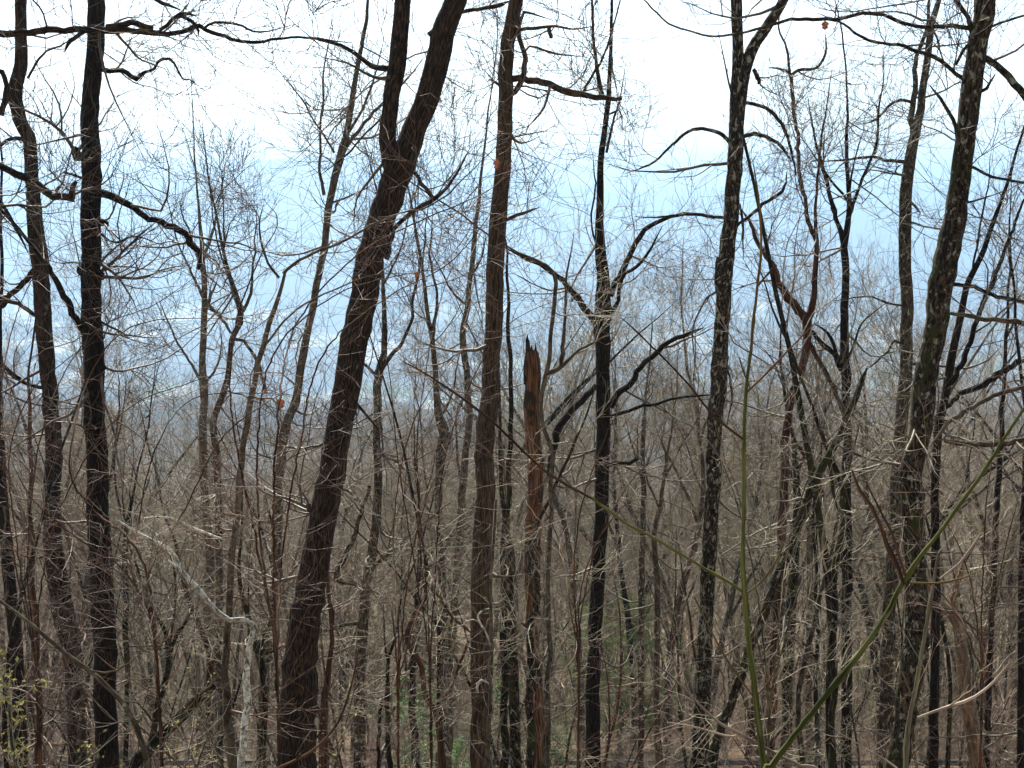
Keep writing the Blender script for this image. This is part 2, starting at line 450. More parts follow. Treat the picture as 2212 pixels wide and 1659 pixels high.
def traced_tree(name, label, D, trunk, limbs=(), bark_='maple', twig='twig', sky_len=0, q=1.0, cat='tree', group=None,
                ground_=True, rough=0.045, jit=0.05, limb_mat=None, base_limb=None, L=(0.9, 2.6), up=0.06, wig=0.13, rmin=None, tw=True, low=0.55, forks=()):
    P, R = stem_from(trunk, D)
    if sky_len: P, R = to_sky(P, R, sky_len)
    elif tw and D > 13.5: P, R = to_sky(P, R, 1.7)
    if ground_: P, R = to_ground(P, R)
    base = P[-1].copy()
    if ground_: base[2] = ground(base[0], base[1])
    root = empty(name, base, label, cat, group)
    mb = MB()
    sp, sr = spline(P, R, 0.10 if D < 19 else 0.16, jit, 0.006 * min(1, 0.10 / R.max()))
    sp2, sr2 = sp - base, sr
    S = 18 if D < 19 and sr.max() > 0.05 else (12 if sr.max() > 0.04 else 8)
    mb.tubes(sp2, sr2, S, (0, 1, 0.02), rough)
    for fp in forks:
        fP, fR = stem_from(fp, D)
        if sky_len: fP, fR = to_sky(fP, fR, sky_len)
        a, b_ = spline(fP, fR, 0.12, jit)
        mb.tubes(a - base, b_, S, (0, 1, 0.02), rough)
    # knots and stubs on the bark
    if sr.max() > 0.05:
        nk = RNG.integers(3, 8)
        kp, kr = grow(resample(sp2, sr2, 40)[0][None], resample(sp2, sr2, 40)[1][None], nk, (0.05, 0.16), (50, 90), 0.05, 0.9, 4, 0.2, 0.02, 0.3, 0.04, 0.012, 0.3)
        mb.tubes(kp, kr, 7, rough=0.2)
    mb.build('trunk', M[bark_], root)
    carriers = []
    Kc = 24
    tp, tr = resample(sp2, sr2, Kc)
    carriers.append((tp, tr, low))
    for fp in forks:
        fP, fR = stem_from(fp, D); a, b_ = resample(fP - base, fR, Kc); carriers.append((a, b_, low))
    for lb in limbs:
        lenpx = math.hypot(lb[-1][0] - lb[0][0], lb[-1][1] - lb[0][1])
        drift = RNG.uniform(-0.3, 0.3) * lenpx * D / FPX
        lP, lR = stem_from(lb, D, drift=drift)
        lR[-1] = min(lR[-1], lR.mean()) if lb[-1][2] > 7 or not (0 < lb[-1][0] < 2212 and lb[-1][1] > 0) else lR[-1] * 0.35
        sp_, sr_ = spline(lP, lR, 0.06 if D < 19 else 0.09, 0.22, 0.007)
        m2 = MB(); m2.tubes(sp_ - base, sr_, 9 if sr_.max() > 0.02 else 6, (0, 1, 0.02), 0.10)
        m2.build('limb', M[limb_mat or bark_], root)
        a, b_ = resample(sp_ - base, sr_, Kc)
        carriers.append((a, b_, 1.0))
    if tw:
        if not sky_len and D >= 18.5:
            Pu, Ru = resample(sp2[:max(4, len(sp2) // 3)][::-1], sr2[:max(4, len(sp2) // 3)][::-1], 20)
            g1, gr = grow(Pu[None], Ru[None], 4, (1.0, 2.6), (14, 42), 0.1, 0.95, 18, 0.09, 0.06, 0.7, 0.04, 0.004, 0.8)
            for i in range(len(g1)):
                m3 = MB(); m3.tubes(g1[i:i + 1], gr[i:i + 1], 6, None, 0.06); m3.build('limb', M[bark_], root)
                a, b_ = resample(g1[i], gr[i], Kc); carriers.append((a, b_, 0.8))
        mb = MB(); rm = rmin if rmin else (0.0022 if D < 12 else 0.0029 if D < 22 else 0.0037)
        for a, b_, k in carriers:
            ln = np.sum(np.linalg.norm(np.diff(a, axis=0), axis=1))
            n1 = max(2, int(ln * 2.0 * q * k))
            thin = b_.max() < 0.03
            LL = (L[0] * 0.6, L[1] * 0.6) if thin else L
            LL = (LL[0] * min(1, D / 19), LL[1] * min(1, D / 21))
            crown_from(mb, a[None], b_[None], (n1, LL, 6, (0.4, 1.35), 4, (0.2, 0.65), up, wig, 3, rm, 0.022))
        mb.build('crown', M[twig], root)
    return root

G1 = 'tall bare trees on the slope'
T = traced_tree
# left to right
T('bare_tree', 'slim dark trunk cut off by the photo\'s left edge, beside the curved dark trunk', 21,
  [(0, 700, 8), (0, 860, 13), (3, 1000, 18), (8, 1100, 22), (20, 1250, 28), (38, 1450, 30), (45, 1659, 30)], (), 'darkoak', sky_len=4)
T('bare_tree', 'dark trunk that bows left near its top, first tall trunk from the left', 18,
  [(46, -10, 24), (45, 60, 24), (46, 120, 26), (35, 190, 30), (40, 250, 29), (62, 300, 28), (70, 400, 29), (76, 480, 34), (83, 540, 38), (90, 620, 36),
   (96, 720, 36), (103, 800, 34), (110, 880, 34), (116, 960, 36), (113, 1090, 38), (116, 1191, 40), (124, 1248, 44), (142, 1337, 50), (158, 1425, 42), (163, 1531, 38), (168, 1659, 42)],
  [[(60, 170, 6), (90, 120, 5), (130, 100, 4), (170, 70, 2)], [(50, 300, 9), (20, 300, 8), (-10, 325, 7)],
   [(92, 560, 12), (60, 600, 12), (20, 640, 13), (-20, 700, 14)], [(100, 700, 8), (60, 670, 9), (20, 650, 9), (-20, 640, 9)],
   [(110, 840, 8), (60, 830, 8), (20, 800, 9), (-10, 780, 9)]],
  'oak', 'twigred', sky_len=5, q=1.2)
T('bare_tree', 'straight near black trunk with a mossy stub, second tall trunk from the left', 15,
  [(207, -10, 36), (208, 60, 36), (200, 150, 36), (195, 260, 38), (197, 400, 42), (196, 500, 42), (195, 600, 42), (200, 700, 43), (203, 800, 44), (205, 900, 46),
   (210, 1000, 46), (212, 1100, 48), (216, 1200, 50), (222, 1300, 52), (225, 1400, 50), (228, 1500, 49), (232, 1659, 52)],
  [[(222, 150, 12), (260, 153, 11), (290, 165, 10), (300, 168, 14), (310, 158, 7), (335, 152, 6), (345, 135, 6), (365, 128, 7), (378, 140, 5), (392, 168, 4), (410, 172, 3), (440, 195, 2)],
   [(215, 418, 18), (245, 425, 16), (280, 445, 14), (320, 470, 13), (360, 485, 14), (398, 500, 15), (412, 530, 14), (432, 550, 14), (428, 582, 9)],
   [(178, 338, 20), (166, 330, 22), (162, 318, 12)], [(215, 480, 18), (234, 484, 12)], [(180, 592, 14), (168, 582, 20)], [(205, 592, 30), (224, 597, 16)], [(215, 790, 20), (226, 798, 10)],
   [(186, 720, 12), (172, 705, 12), (150, 660, 14), (130, 620, 13), (100, 575, 10), (60, 520, 8), (10, 460, 7), (-20, 440, 6)],
   [(218, 505, 6), (248, 525, 5), (290, 510, 4), (350, 530, 3)], [(190, 390, 6), (150, 375, 6), (135, 372, 5)]],
  'darkoak', 'twig', sky_len=5, q=1.1)
T('bare_tree', 'grey smooth slender tree forking beside the bowed saplings on the left', 11,
  [(616, 588, 6), (603, 640, 9), (585, 686, 11), (563, 764, 12), (549, 834, 13), (535, 905, 14), (521, 993, 14), (513, 1106, 14), (500, 1213, 15), (493, 1354, 15), (486, 1461, 16), (494, 1567, 20), (503, 1659, 22)],
  [[(612, 590, 7), (640, 568, 7), (680, 545, 6), (740, 520, 5), (800, 488, 5), (860, 465, 4), (940, 440, 3), (1000, 385, 3), (1090, 300, 2)],
   [(603, 600, 6), (575, 560, 5), (560, 490, 4), (570, 440, 3)], [(560, 760, 5), (620, 690, 5), (690, 640, 4), (780, 600, 3), (880, 590, 3)]],
  'smooth', 'twigred', q=1.3, rough=0.03, L=(0.5, 1.6))
T('bare_tree', 'bare tree with upright fan of fine twigs, right of the dark straight trunk', 28,
  [(420, 330, 3), (425, 400, 4), (432, 480, 7), (437, 553, 11), (442, 623, 13), (440, 711, 14), (437, 782, 15), (440, 834, 19), (440, 887, 16), (438, 922, 18), (440, 1028, 17), (446, 1116, 17), (454, 1200, 20), (450, 1319, 24), (457, 1425, 24), (454, 1532, 25), (450, 1659, 26)],
  [[(437, 640, 7), (420, 600, 6), (390, 540, 4), (370, 470, 3), (350, 380, 2)], [(440, 830, 8), (415, 790, 6), (390, 750, 5), (365, 700, 4), (340, 640, 3)],
   [(441, 830, 7), (470, 790, 5), (480, 720, 4)], [(440, 560, 5), (460, 500, 4), (480, 400, 3), (490, 330, 2)], [(442, 650, 8), (480, 690, 7), (500, 720, 6), (520, 700, 4)]],
  'smooth', 'twiggrey', q=1.1, up=0.12)
T('bare_tree', 'crooked thin bare tree leaning in a bow behind the grey smooth tree', 23,
  [(470, 480, 5), (493, 588, 9), (507, 630, 12), (521, 676, 13), (515, 705, 14), (500, 732, 11), (493, 810, 13), (475, 870, 14), (461, 915, 15), (468, 993, 16), (472, 1116, 16), (474, 1300, 17), (470, 1400, 18), (475, 1659, 18)],
  [[(500, 732, 8), (530, 740, 7), (560, 790, 7), (575, 850, 8)], [(515, 690, 8), (540, 640, 7), (548, 560, 5), (556, 440, 3)]], 'maple', 'twig', q=1.1)
T('bare_tree', 'tall pale grey tree leaning right, between the bowed tree and the big forked oak', 22,
  [(797, -10, 6), (790, 50, 8), (775, 130, 10), (763, 200, 12), (748, 290, 14), (735, 340, 18), (718, 400, 16), (708, 470, 15), (697, 553, 15), (683, 623, 15), (666, 711, 16), (652, 782, 18), (641, 852, 17), (620, 915, 20), (606, 993, 22), (599, 1106, 22), (596, 1248, 24), (585, 1354, 24), (570, 1461, 20), (567, 1567, 20), (564, 1659, 22)],
  [[(735, 340, 10), (760, 300, 8), (790, 262, 7), (830, 220, 6), (880, 170, 4), (920, 120, 3)], [(722, 330, 5), (680, 260, 4), (640, 200, 3), (600, 150, 2)],
   [(700, 420, 8), (690, 360, 6), (695, 250, 5), (700, 150, 4), (720, 50, 3)], [(750, 290, 7), (775, 250, 6), (805, 180, 5), (830, 80, 3)], [(712, 440, 5), (760, 420, 4), (800, 405, 3)],
   [(620, 915, 7), (650, 850, 5), (600, 800, 4)]],
  'smooth', 'twiggrey', sky_len=3, q=1.4, up=0.1)
T('bare_tree', 'big forked oak leaning right with furrowed dark bark, thickest trunk of all', 12,
  [(986, -10, 46), (962, 60, 50), (940, 150, 52), (922, 220, 50), (900, 270, 50), (882, 315, 54), (868, 350, 60), (855, 390, 62), (840, 430, 62), (828, 460, 60), (815, 500, 56), (800, 560, 60), (786, 640, 60), (770, 720, 62), (755, 800, 60), (745, 870, 58), (730, 950, 58), (712, 1050, 60), (697, 1120, 60), (682, 1200, 64), (665, 1300, 68), (652, 1400, 74), (645, 1500, 82), (643, 1600, 86), (640, 1659, 90)],
  [[(852, 148, 13), (826, 146, 13), (805, 143, 12), (780, 125, 10), (755, 108, 9), (725, 95, 8), (700, 88, 9), (675, 82, 5)],
   [(925, 75, 10), (955, 50, 9), (985, 32, 9), (1040, 18, 8), (1080, 12, 10), (1100, 2, 6)],
   [(690, 1100, 26), (672, 1096, 22), (666, 1088, 10)],
   [(895, 372, 8), (920, 410, 9), (938, 430, 8)], [(835, 560, 12), (850, 500, 10), (880, 465, 9), (915, 445, 9), (935, 432, 11), (960, 410, 7), (990, 370, 6), (1010, 330, 4)],
   [(830, 250, 5), (790, 290, 4), (740, 340, 4), (690, 380, 3)], [(760, 860, 7), (800, 905, 6), (818, 930, 5)]],
  'oak', 'twig', sky_len=5, q=0.75, forks=[[(872, -10, 34), (866, 60, 35), (860, 130, 38), (848, 190, 36), (842, 240, 34), (838, 290, 36), (842, 340, 40), (852, 385, 46), (846, 430, 50)]],
  rough=0.03)
T('bare_tree', 'slender tree with a fork at mid height, just right of the leaning oak', 20,
  [(826, 560, 6), (829, 658, 10), (831, 711, 12), (829, 764, 14), (817, 810, 18), (815, 887, 18), (814, 958, 17), (817, 1028, 18), (815, 1099, 20), (806, 1177, 20), (791, 1266, 21), (784, 1355, 24), (777, 1461, 26), (777, 1560, 28), (777, 1659, 30)],
  [[(822, 805, 9), (845, 770, 9), (865, 746, 8), (885, 700, 7), (893, 641, 7), (905, 600, 6), (900, 540, 4)], [(812, 812, 7), (790, 790, 7), (765, 780, 5)],
   [(800, 1230, 9), (850, 1185, 8), (890, 1150, 8), (937, 1113, 6), (980, 1080, 4)], [(780, 1345, 9), (740, 1352, 10), (700, 1362, 9)], [(798, 1050, 8), (765, 1160, 11), (735, 1220, 13), (728, 1250, 14), (770, 1262, 10)]],
  'maple', 'twig', q=1.2, up=0.08)
T('bare_tree', 'two stemmed tree with a burl, left stem of the pair left of the straight hickory', 24,
  [(880, 400, 3), (890, 450, 5), (905, 540, 7), (918, 623, 8), (925, 690, 9), (935, 740, 11), (940, 799, 12), (942, 852, 13), (950, 905, 20), (960, 935, 26), (952, 970, 20), (949, 1028, 16), (946, 1099, 17), (949, 1180, 18), (954, 1248, 19), (958, 1337, 21), (958, 1425, 22), (958, 1532, 25), (954, 1659, 26)],
  [[(942, 800, 6), (935, 720, 8), (945, 650, 6), (930, 560, 5), (935, 450, 3)], [(950, 900, 6), (975, 860, 5), (985, 800, 4), (1000, 740, 3)]],
  'maple', 'twiggrey', q=1.3, up=0.1)
T('bare_tree', 'tall slightly wavy grey tree close to the left side of the straight hickory', 25,
  [(1060, 200, 3), (1045, 330, 5), (1032, 450, 8), (1023, 535, 11), (1016, 605, 11), (1009, 658, 12), (1000, 729, 14), (1005, 782, 15), (1011, 834, 14), (1013, 922, 15), (1004, 993, 16), (997, 1099, 18), (990, 1195, 18), (983, 1284, 18), (976, 1372, 18), (972, 1461, 20), (968, 1600, 22), (966, 1659, 22)],
  [[(1010, 660, 6), (985, 640, 5), (960, 600, 4), (930, 540, 3)], [(1016, 600, 5), (1040, 560, 5), (1050, 500, 3)]],
  'smooth', 'twiggrey', q=1.4, up=0.1, sky_len=0)
T('bare_tree', 'straight brown hickory trunk with a broken horizontal limb near the top', 14,
  [(1114, -10, 30), (1106, 50, 30), (1098, 100, 30), (1092, 170, 32), (1092, 240, 31), (1090, 300, 33), (1083, 400, 34), (1075, 480, 38), (1070, 600, 38), (1066, 700, 38), (1063, 780, 38), (1058, 850, 40), (1050, 920, 42), (1047, 1000, 42), (1046, 1100, 42), (1040, 1200, 44), (1038, 1300, 44), (1038, 1400, 44), (1038, 1500, 44), (1040, 1659, 46)],
  [[(1100, 172, 15), (1130, 170, 15), (1180, 182, 15), (1230, 198, 15), (1260, 205, 13), (1300, 210, 12), (1330, 214, 9), (1342, 212, 9)],
   [(1100, 205, 11), (1122, 190, 13), (1132, 160, 12), (1134, 125, 11), (1125, 95, 10), (1120, 68, 9), (1130, 28, 7), (1150, 30, 5), (1190, 42, 4)],
   [(1122, 65, 8), (1150, 62, 8), (1190, 58, 6), (1240, 62, 4), (1290, 55, 3)], [(1186, 60, 9), (1190, 82, 8)], [(1134, 110, 5), (1145, 100, 5), (1200, 115, 5), (1260, 122, 4)],
   [(1260, 200, 6), (1300, 120, 5), (1325, 60, 4), (1340, 0, 3)], [(1300, 205, 12), (1288, 150, 8), (1282, 70, 6), (1278, -10, 5)],
   [(1080, 185, 6), (1060, 172, 5), (1052, 178, 3)], [(1085, 480, 8), (1110, 465, 8), (1145, 455, 6), (1165, 448, 4)]],
  'hickory', 'twig', sky_len=5, q=0.6, rough=0.025)
# the snag and what stands against it
r = T('tree_snag', 'dead broken off snag with splintered tip and bare orange wood', 15.5,
  [(1148, 758, 26), (1150, 790, 34), (1148, 850, 34), (1149, 900, 36), (1153, 950, 36), (1156, 1050, 34), (1152, 1150, 36), (1150, 1250, 36), (1150, 1350, 28), (1155, 1450, 30), (1163, 1550, 34), (1170, 1659, 40)],
  (), 'dead', tw=False, cat='dead tree', rough=0.10)
mb = MB()
b0 = np.array(r.location)
for (u, h, w) in [(1139, 722, 12), (1148, 745, 11), (1157, 742, 8), (1133, 775, 8), (1163, 760, 6), (1143, 735, 8)]:
    a = np.array([at(u + 2, 830, 15.5 + random.uniform(-.06, .06)), at(u + 1, 790, 15.5), at(u, h + 14, 15.5), at(u, h, 15.5)]) - b0
    mb.tubes(a, np.array([w, w, w * 0.6, 1.0]) * 15.5 / FPX / 2, 6, (0, 1, 0.02), 0.25)
mb.build('splinter', M['deadtip'], r)
T('bare_tree', 'black stem speckled with lichen growing against the orange snag', 15,
  [(1175, 1100, 8), (1160, 1142, 12), (1150, 1190, 14), (1146, 1231, 15), (1160, 1291, 15), (1156, 1330, 15), (1143, 1362, 16), (1145, 1425, 17), (1146, 1540, 18), (1146, 1659, 19)],
  [[(1145, 1360, 8), (1134, 1350, 7), (1124, 1346, 6)]], 'lichen2', 'twigpale', q=0.8, L=(0.3, 1.0))
T('bare_tree', 'pale smooth sapling rising in front of the snag and bending to the upper left', 14.5,
  [(1100, 535, 4), (1118, 546, 6), (1164, 567, 8), (1185, 580, 9), (1199, 599, 9), (1199, 641, 9), (1189, 747, 9), (1180, 790, 10), (1175, 817, 10), (1171, 888, 9), (1176, 930, 9), (1189, 976, 10), (1192, 1060, 10), (1188, 1150, 10), (1184, 1250, 10), (1186, 1380, 11), (1184, 1500, 11), (1180, 1659, 12)],
  [[(1178, 808, 10), (1200, 800, 12), (1217, 788, 10), (1240, 765, 7), (1290, 735, 5), (1330, 715, 3)], [(1212, 790, 9), (1214, 770, 11), (1217, 740, 9), (1218, 690, 7), (1220, 640, 6), (1232, 560, 4), (1240, 500, 3)]],
  'smooth', 'twigpale', q=1.0, rough=0.03, L=(0.4, 1.3))
T('bare_tree', 'mossy black stem close to the right side of the straight hickory', 17,
  [(1094, 560, 5), (1099, 676, 8), (1098, 740, 9), (1103, 800, 9), (1106, 880, 10), (1100, 930, 10), (1102, 1000, 11), (1098, 1080, 12), (1090, 1150, 14), (1088, 1230, 15), (1089, 1350, 16), (1090, 1500, 17), (1090, 1659, 19)],
  (), 'moss', 'twig', q=1.0, L=(0.4, 1.4))
T('bare_tree', 'shaggy lichen covered stem standing between the hickory and the snag', 16.5,
  [(1080, 985, 8), (1083, 1040, 10), (1088, 1100, 11), (1096, 1160, 14), (1104, 1210, 20), (1104, 1300, 20), (1107, 1400, 22), (1110, 1500, 24), (1114, 1659, 26)],
  (), 'lichen2', 'twig', q=0.9, L=(0.4, 1.2))
T('bare_tree', 'dark tree forking into a V at mid height, right of the orange snag', 19,
  [(1322, -10, 6), (1320, 60, 7), (1318, 130, 8), (1316, 200, 11), (1308, 260, 12), (1300, 330, 13), (1296, 400, 15), (1295, 470, 17), (1298, 540, 24), (1301, 600, 28), (1303, 650, 34), (1301, 700, 38), (1302, 750, 34), (1302, 800, 30), (1305, 870, 31), (1302, 950, 31), (1300, 1050, 31), (1297, 1150, 31), (1291, 1250, 31), (1287, 1350, 31), (1282, 1450, 31), (1280, 1560, 33), (1282, 1659, 36)],
  [[(1318, 640, 14), (1340, 590, 13), (1362, 550, 12), (1390, 500, 11), (1420, 480, 9), (1470, 462, 7), (1540, 465, 5)], [(1315, 690, 12), (1335, 650, 9), (1345, 600, 8), (1370, 580, 8), (1400, 545, 6), (1430, 490, 4)],
   [(1290, 700, 17), (1268, 670, 15), (1240, 635, 13), (1205, 600, 11), (1175, 575, 9), (1140, 560, 7), (1080, 530, 5)],
   [(1318, 880, 16), (1335, 852, 16), (1355, 835, 14), (1372, 805, 12), (1395, 783, 12), (1420, 765, 12), (1450, 735, 11), (1490, 718, 9), (1520, 708, 6)],
   [(1315, 900, 8), (1350, 890, 8), (1400, 875, 7), (1440, 865, 6), (1500, 855, 5), (1560, 852, 3)],
   [(1288, 832, 12), (1262, 860, 15), (1235, 885, 16), (1212, 915, 17), (1200, 950, 16), (1192, 985, 14), (1186, 1030, 12)],
   [(1312, 1005, 9), (1335, 1000, 10), (1360, 1003, 9), (1372, 992, 8), (1388, 990, 4)], [(1290, 540, 5), (1278, 480, 4), (1285, 400, 4), (1280, 330, 3)],
   [(1308, 250, 5), (1340, 240, 4), (1345, 285, 3)], [(1310, 330, 6), (1330, 250, 5), (1350, 150, 3)]],
  'darkoak', 'twig', sky_len=3, q=0.9)
T('bare_tree', 'tall trunk blotched with pale lichen that forks in two near the top', 17,
  [(1590, -10, 24), (1593, 69, 24), (1594, 130, 25), (1597, 175, 38), (1595, 220, 36), (1591, 260, 31), (1589, 307, 33), (1587, 365, 33), (1582, 422, 33), (1577, 480, 34), (1570, 556, 33), (1562, 651, 33), (1558, 727, 33), (1555, 785, 37), (1551, 842, 36), (1545, 900, 34), (1541, 977, 33), (1543, 1034, 34), (1536, 1105, 33), (1532, 1186, 33), (1528, 1263, 33), (1524, 1340, 33), (1522, 1416, 34), (1517, 1512, 36), (1511, 1659, 42)],
  [[(1578, 310, 9), (1562, 292, 9), (1540, 280, 8), (1515, 275, 8), (1480, 285, 7), (1455, 312, 6), (1425, 342, 5), (1390, 360, 4), (1350, 375, 3)],
   [(1610, 222, 8), (1640, 228, 8), (1670, 245, 8), (1695, 280, 7), (1710, 330, 6), (1720, 380, 5)], [(1600, 308, 10), (1612, 292, 10), (1640, 292, 9), (1665, 300, 8), (1690, 318, 7), (1710, 350, 5)],
   [(1628, 150, 9), (1636, 165, 10), (1640, 182, 8)], [(1574, 472, 7), (1550, 469, 7), (1520, 465, 7), (1480, 462, 6), (1430, 470, 5), (1370, 468, 3)],
   [(1580, 500, 8), (1600, 480, 7), (1640, 450, 8), (1690, 410, 7), (1700, 370, 5)], [(1552, 555, 8), (1545, 600, 7), (1548, 640, 6)], [(1598, 440, 4), (1603, 480, 6), (1606, 560, 4)],
   [(1565, 760, 5), (1580, 850, 5), (1570, 920, 5)]],
  'lichen', 'twig', sky_len=4, q=0.85, forks=[[(1705, -20, 18), (1680, 22, 21), (1655, 60, 23), (1632, 92, 24), (1615, 130, 26), (1606, 165, 28), (1600, 200, 26)]])
T('leaning_dead_tree', 'leaning broken trunk with moss and pale bark blotches, ending in a jagged tip', 13.5,
  [(1873, 795, 3), (1864, 815, 10), (1852, 845, 14), (1839, 880, 15), (1824, 919, 16), (1797, 969, 16), (1770, 1022, 18), (1747, 1071, 19), (1731, 1117, 20), (1708, 1175, 21), (1682, 1244, 21), (1655, 1309, 20), (1632, 1370, 20), (1609, 1436, 21), (1593, 1478, 21), (1563, 1558, 21), (1540, 1640, 25), (1530, 1700, 26)],
  [[(1790, 980, 8), (1800, 1060, 8), (1812, 1110, 7)]], 'lichen2', 'twigpale', q=0.5, cat='dead tree', L=(0.3, 1.0), rough=0.12)
T('bare_tree', 'reddish brown tree with a swollen fork, left of the leaning broken trunk\'s tip', 18,
  [(1762, 430, 6), (1764, 500, 9), (1762, 560, 11), (1758, 640, 13), (1752, 677, 18), (1742, 692, 22), (1743, 725, 18), (1736, 784, 18), (1716, 842, 17), (1703, 890, 17), (1697, 960, 18), (1693, 1060, 20), (1690, 1150, 21), (1688, 1230, 22), (1680, 1330, 23), (1670, 1455, 24), (1662, 1608, 24), (1660, 1659, 26)],
  [[(1738, 690, 16), (1722, 665, 18), (1702, 642, 17), (1689, 623, 14), (1676, 595, 13), (1668, 570, 11), (1640, 530, 9), (1625, 490, 8), (1600, 450, 6)],
   [(1762, 520, 8), (1747, 480, 9), (1738, 430, 9), (1727, 370, 8), (1722, 290, 8), (1713, 215, 8), (1707, 165, 9), (1690, 150, 6), (1660, 145, 4)],
   [(1707, 165, 8), (1730, 150, 7), (1765, 145, 6), (1785, 110, 5), (1782, 70, 4)], [(1707, 165, 6), (1700, 110, 5), (1682, 60, 4), (1690, 0, 3)],
   [(1748, 740, 10), (1775, 790, 10), (1810, 860, 9), (1825, 900, 9)], [(1700, 900, 6), (1720, 960, 8), (1760, 1010, 9), (1780, 1080, 9)], [(1705, 900, 8), (1715, 860, 6), (1712, 810, 6)]],
  'red', 'twig', sky_len=0, q=1.1)
T('bare_tree', 'upright dark tree with narrow forks behind the leaning broken trunk', 20,
  [(1830, 200, 4), (1829, 300, 7), (1830, 384, 9), (1836, 441, 11), (1828, 500, 14), (1824, 535, 16), (1827, 593, 16), (1824, 669, 18), (1824, 746, 19), (1827, 804, 23), (1827, 861, 18), (1831, 938, 16), (1829, 996, 20), (1827, 1072, 23), (1829, 1150, 24), (1829, 1301, 24), (1829, 1455, 24), (1827, 1659, 25)],
  [[(1822, 540, 10), (1816, 499, 10), (1795, 434, 9), (1780, 368, 8), (1760, 300, 5), (1745, 210, 4)], [(1818, 800, 12), (1800, 765, 11), (1777, 742, 10), (1754, 715, 9)], [(1833, 470, 8), (1850, 420, 7), (1880, 350, 6), (1900, 250, 5), (1910, 120, 3)],
   [(1825, 790, 6), (1845, 740, 5), (1870, 690, 4), (1920, 650, 3)], [(1815, 780, 8), (1790, 720, 7), (1760, 700, 6)]],
  'darkoak', 'twiggrey', q=1.3, up=0.09)
T('bare_tree', 'thin wavy black stem climbing beside the upright dark tree', 15,
  [(1745, 850, 6), (1766, 919, 9), (1785, 960, 10), (1800, 1000, 12), (1818, 1050, 12), (1822, 1110, 12), (1808, 1205, 14), (1801, 1301, 14), (1800, 1416, 15), (1800, 1531, 15), (1795, 1659, 16)], (), 'moss', 'twig', q=0.9, L=(0.4, 1.3))
T('bare_tree', 'brown trunk with two long parallel upper stems, left of the big lichened trunk', 20,
  [(2030, -10, 10), (2023, 20, 13), (2012, 60, 15), (2004, 115, 15), (1997, 173, 16), (1989, 230, 17), (1977, 288, 21), (1966, 345, 25), (1958, 403, 27), (1955, 480, 27), (1955, 573, 27), (1960, 650, 27), (1958, 727, 27), (1956, 804, 28), (1950, 880, 29), (1944, 950, 29), (1936, 1040, 27), (1933, 1110, 27), (1930, 1186, 28), (1922, 1301, 30), (1916, 1416, 32), (1912, 1570, 33), (1908, 1659, 35)],
  [[(1974, 300, 13), (1970, 250, 13), (1972, 200, 12), (1980, 140, 10), (1992, 90, 9), (2004, 30, 7), (2010, -20, 5)], [(1960, 350, 9), (1920, 345, 7), (1870, 340, 6), (1820, 345, 5), (1770, 350, 4)],
   [(1978, 225, 6), (1950, 215, 7), (1920, 225, 6), (1890, 260, 5), (1850, 270, 3)], [(1945, 740, 6), (1925, 735, 7), (1922, 752, 6), (1900, 775, 5), (1870, 800, 3)], [(1950, 660, 5), (1915, 655, 5), (1870, 640, 4), (1800, 650, 3)]],
  'maple', 'twig', sky_len=4, q=1.0)
T('bare_tree', 'thick shaggy trunk patched with pale lichen, widest trunk on the right side', 12.5,
  [(2129, -10, 44), (2121, 58, 43), (2111, 115, 40), (2101, 173, 45), (2092, 230, 44), (2088, 288, 42), (2081, 345, 42), (2073, 403, 43), (2063, 461, 47), (2050, 537, 53), (2040, 575, 53), (2031, 631, 52), (2022, 700, 49), (2012, 765, 46), (2000, 823, 52), (1992, 880, 50), (1986, 940, 46), (1974, 990, 48), (1969, 1030, 52), (1972, 1100, 50), (1975, 1200, 49), (1981, 1301, 50), (1979, 1378, 54), (1969, 1455, 56), (1958, 1532, 49), (1944, 1608, 48), (1936, 1659, 54)],
  [[(2100, 62, 10), (2040, 56, 9), (1985, 54, 8), (1940, 42, 8), (1900, 32, 8), (1860, 32, 8), (1824, 42, 8), (1785, 42, 8), (1708, 40, 7), (1660, 55, 6), (1632, 65, 6), (1593, 76, 5), (1547, 80, 5), (1497, 68, 4), (1440, 46, 4), (1386, -5, 3)],
   [(2090, 178, 10), (2065, 160, 9), (2040, 138, 9), (2012, 119, 9), (1960, 105, 8), (1920, 96, 7), (1862, 77, 6), (1820, 52, 5), (1766, 28, 4)],
   [(2078, 330, 11), (2068, 290, 9), (2054, 249, 8), (2030, 210, 7), (2008, 184, 6)], [(2120, 120, 12), (2138, 128, 14), (2165, 154, 15), (2190, 185, 16), (2225, 225, 16)],
   [(2100, 70, 12), (2092, 40, 10), (2078, 18, 9), (2060, -5, 8)], [(2110, 200, 7), (2130, 190, 8), (2150, 160, 7)], [(2065, 140, 6), (2080, 110, 7), (2115, 75, 6), (2160, 50, 5), (2225, 30, 5)],
   [(2076, 335, 14), (2085, 352, 11), (2100, 358, 7), (2140, 380, 6), (2225, 398, 5)], [(2080, 440, 5), (2120, 430, 4), (2180, 410, 4)], [(1972, 1010, 22), (1958, 1006, 18), (1950, 1012, 10)]],
  'lichen2', 'twig', sky_len=5, q=0.6, rough=0.075)
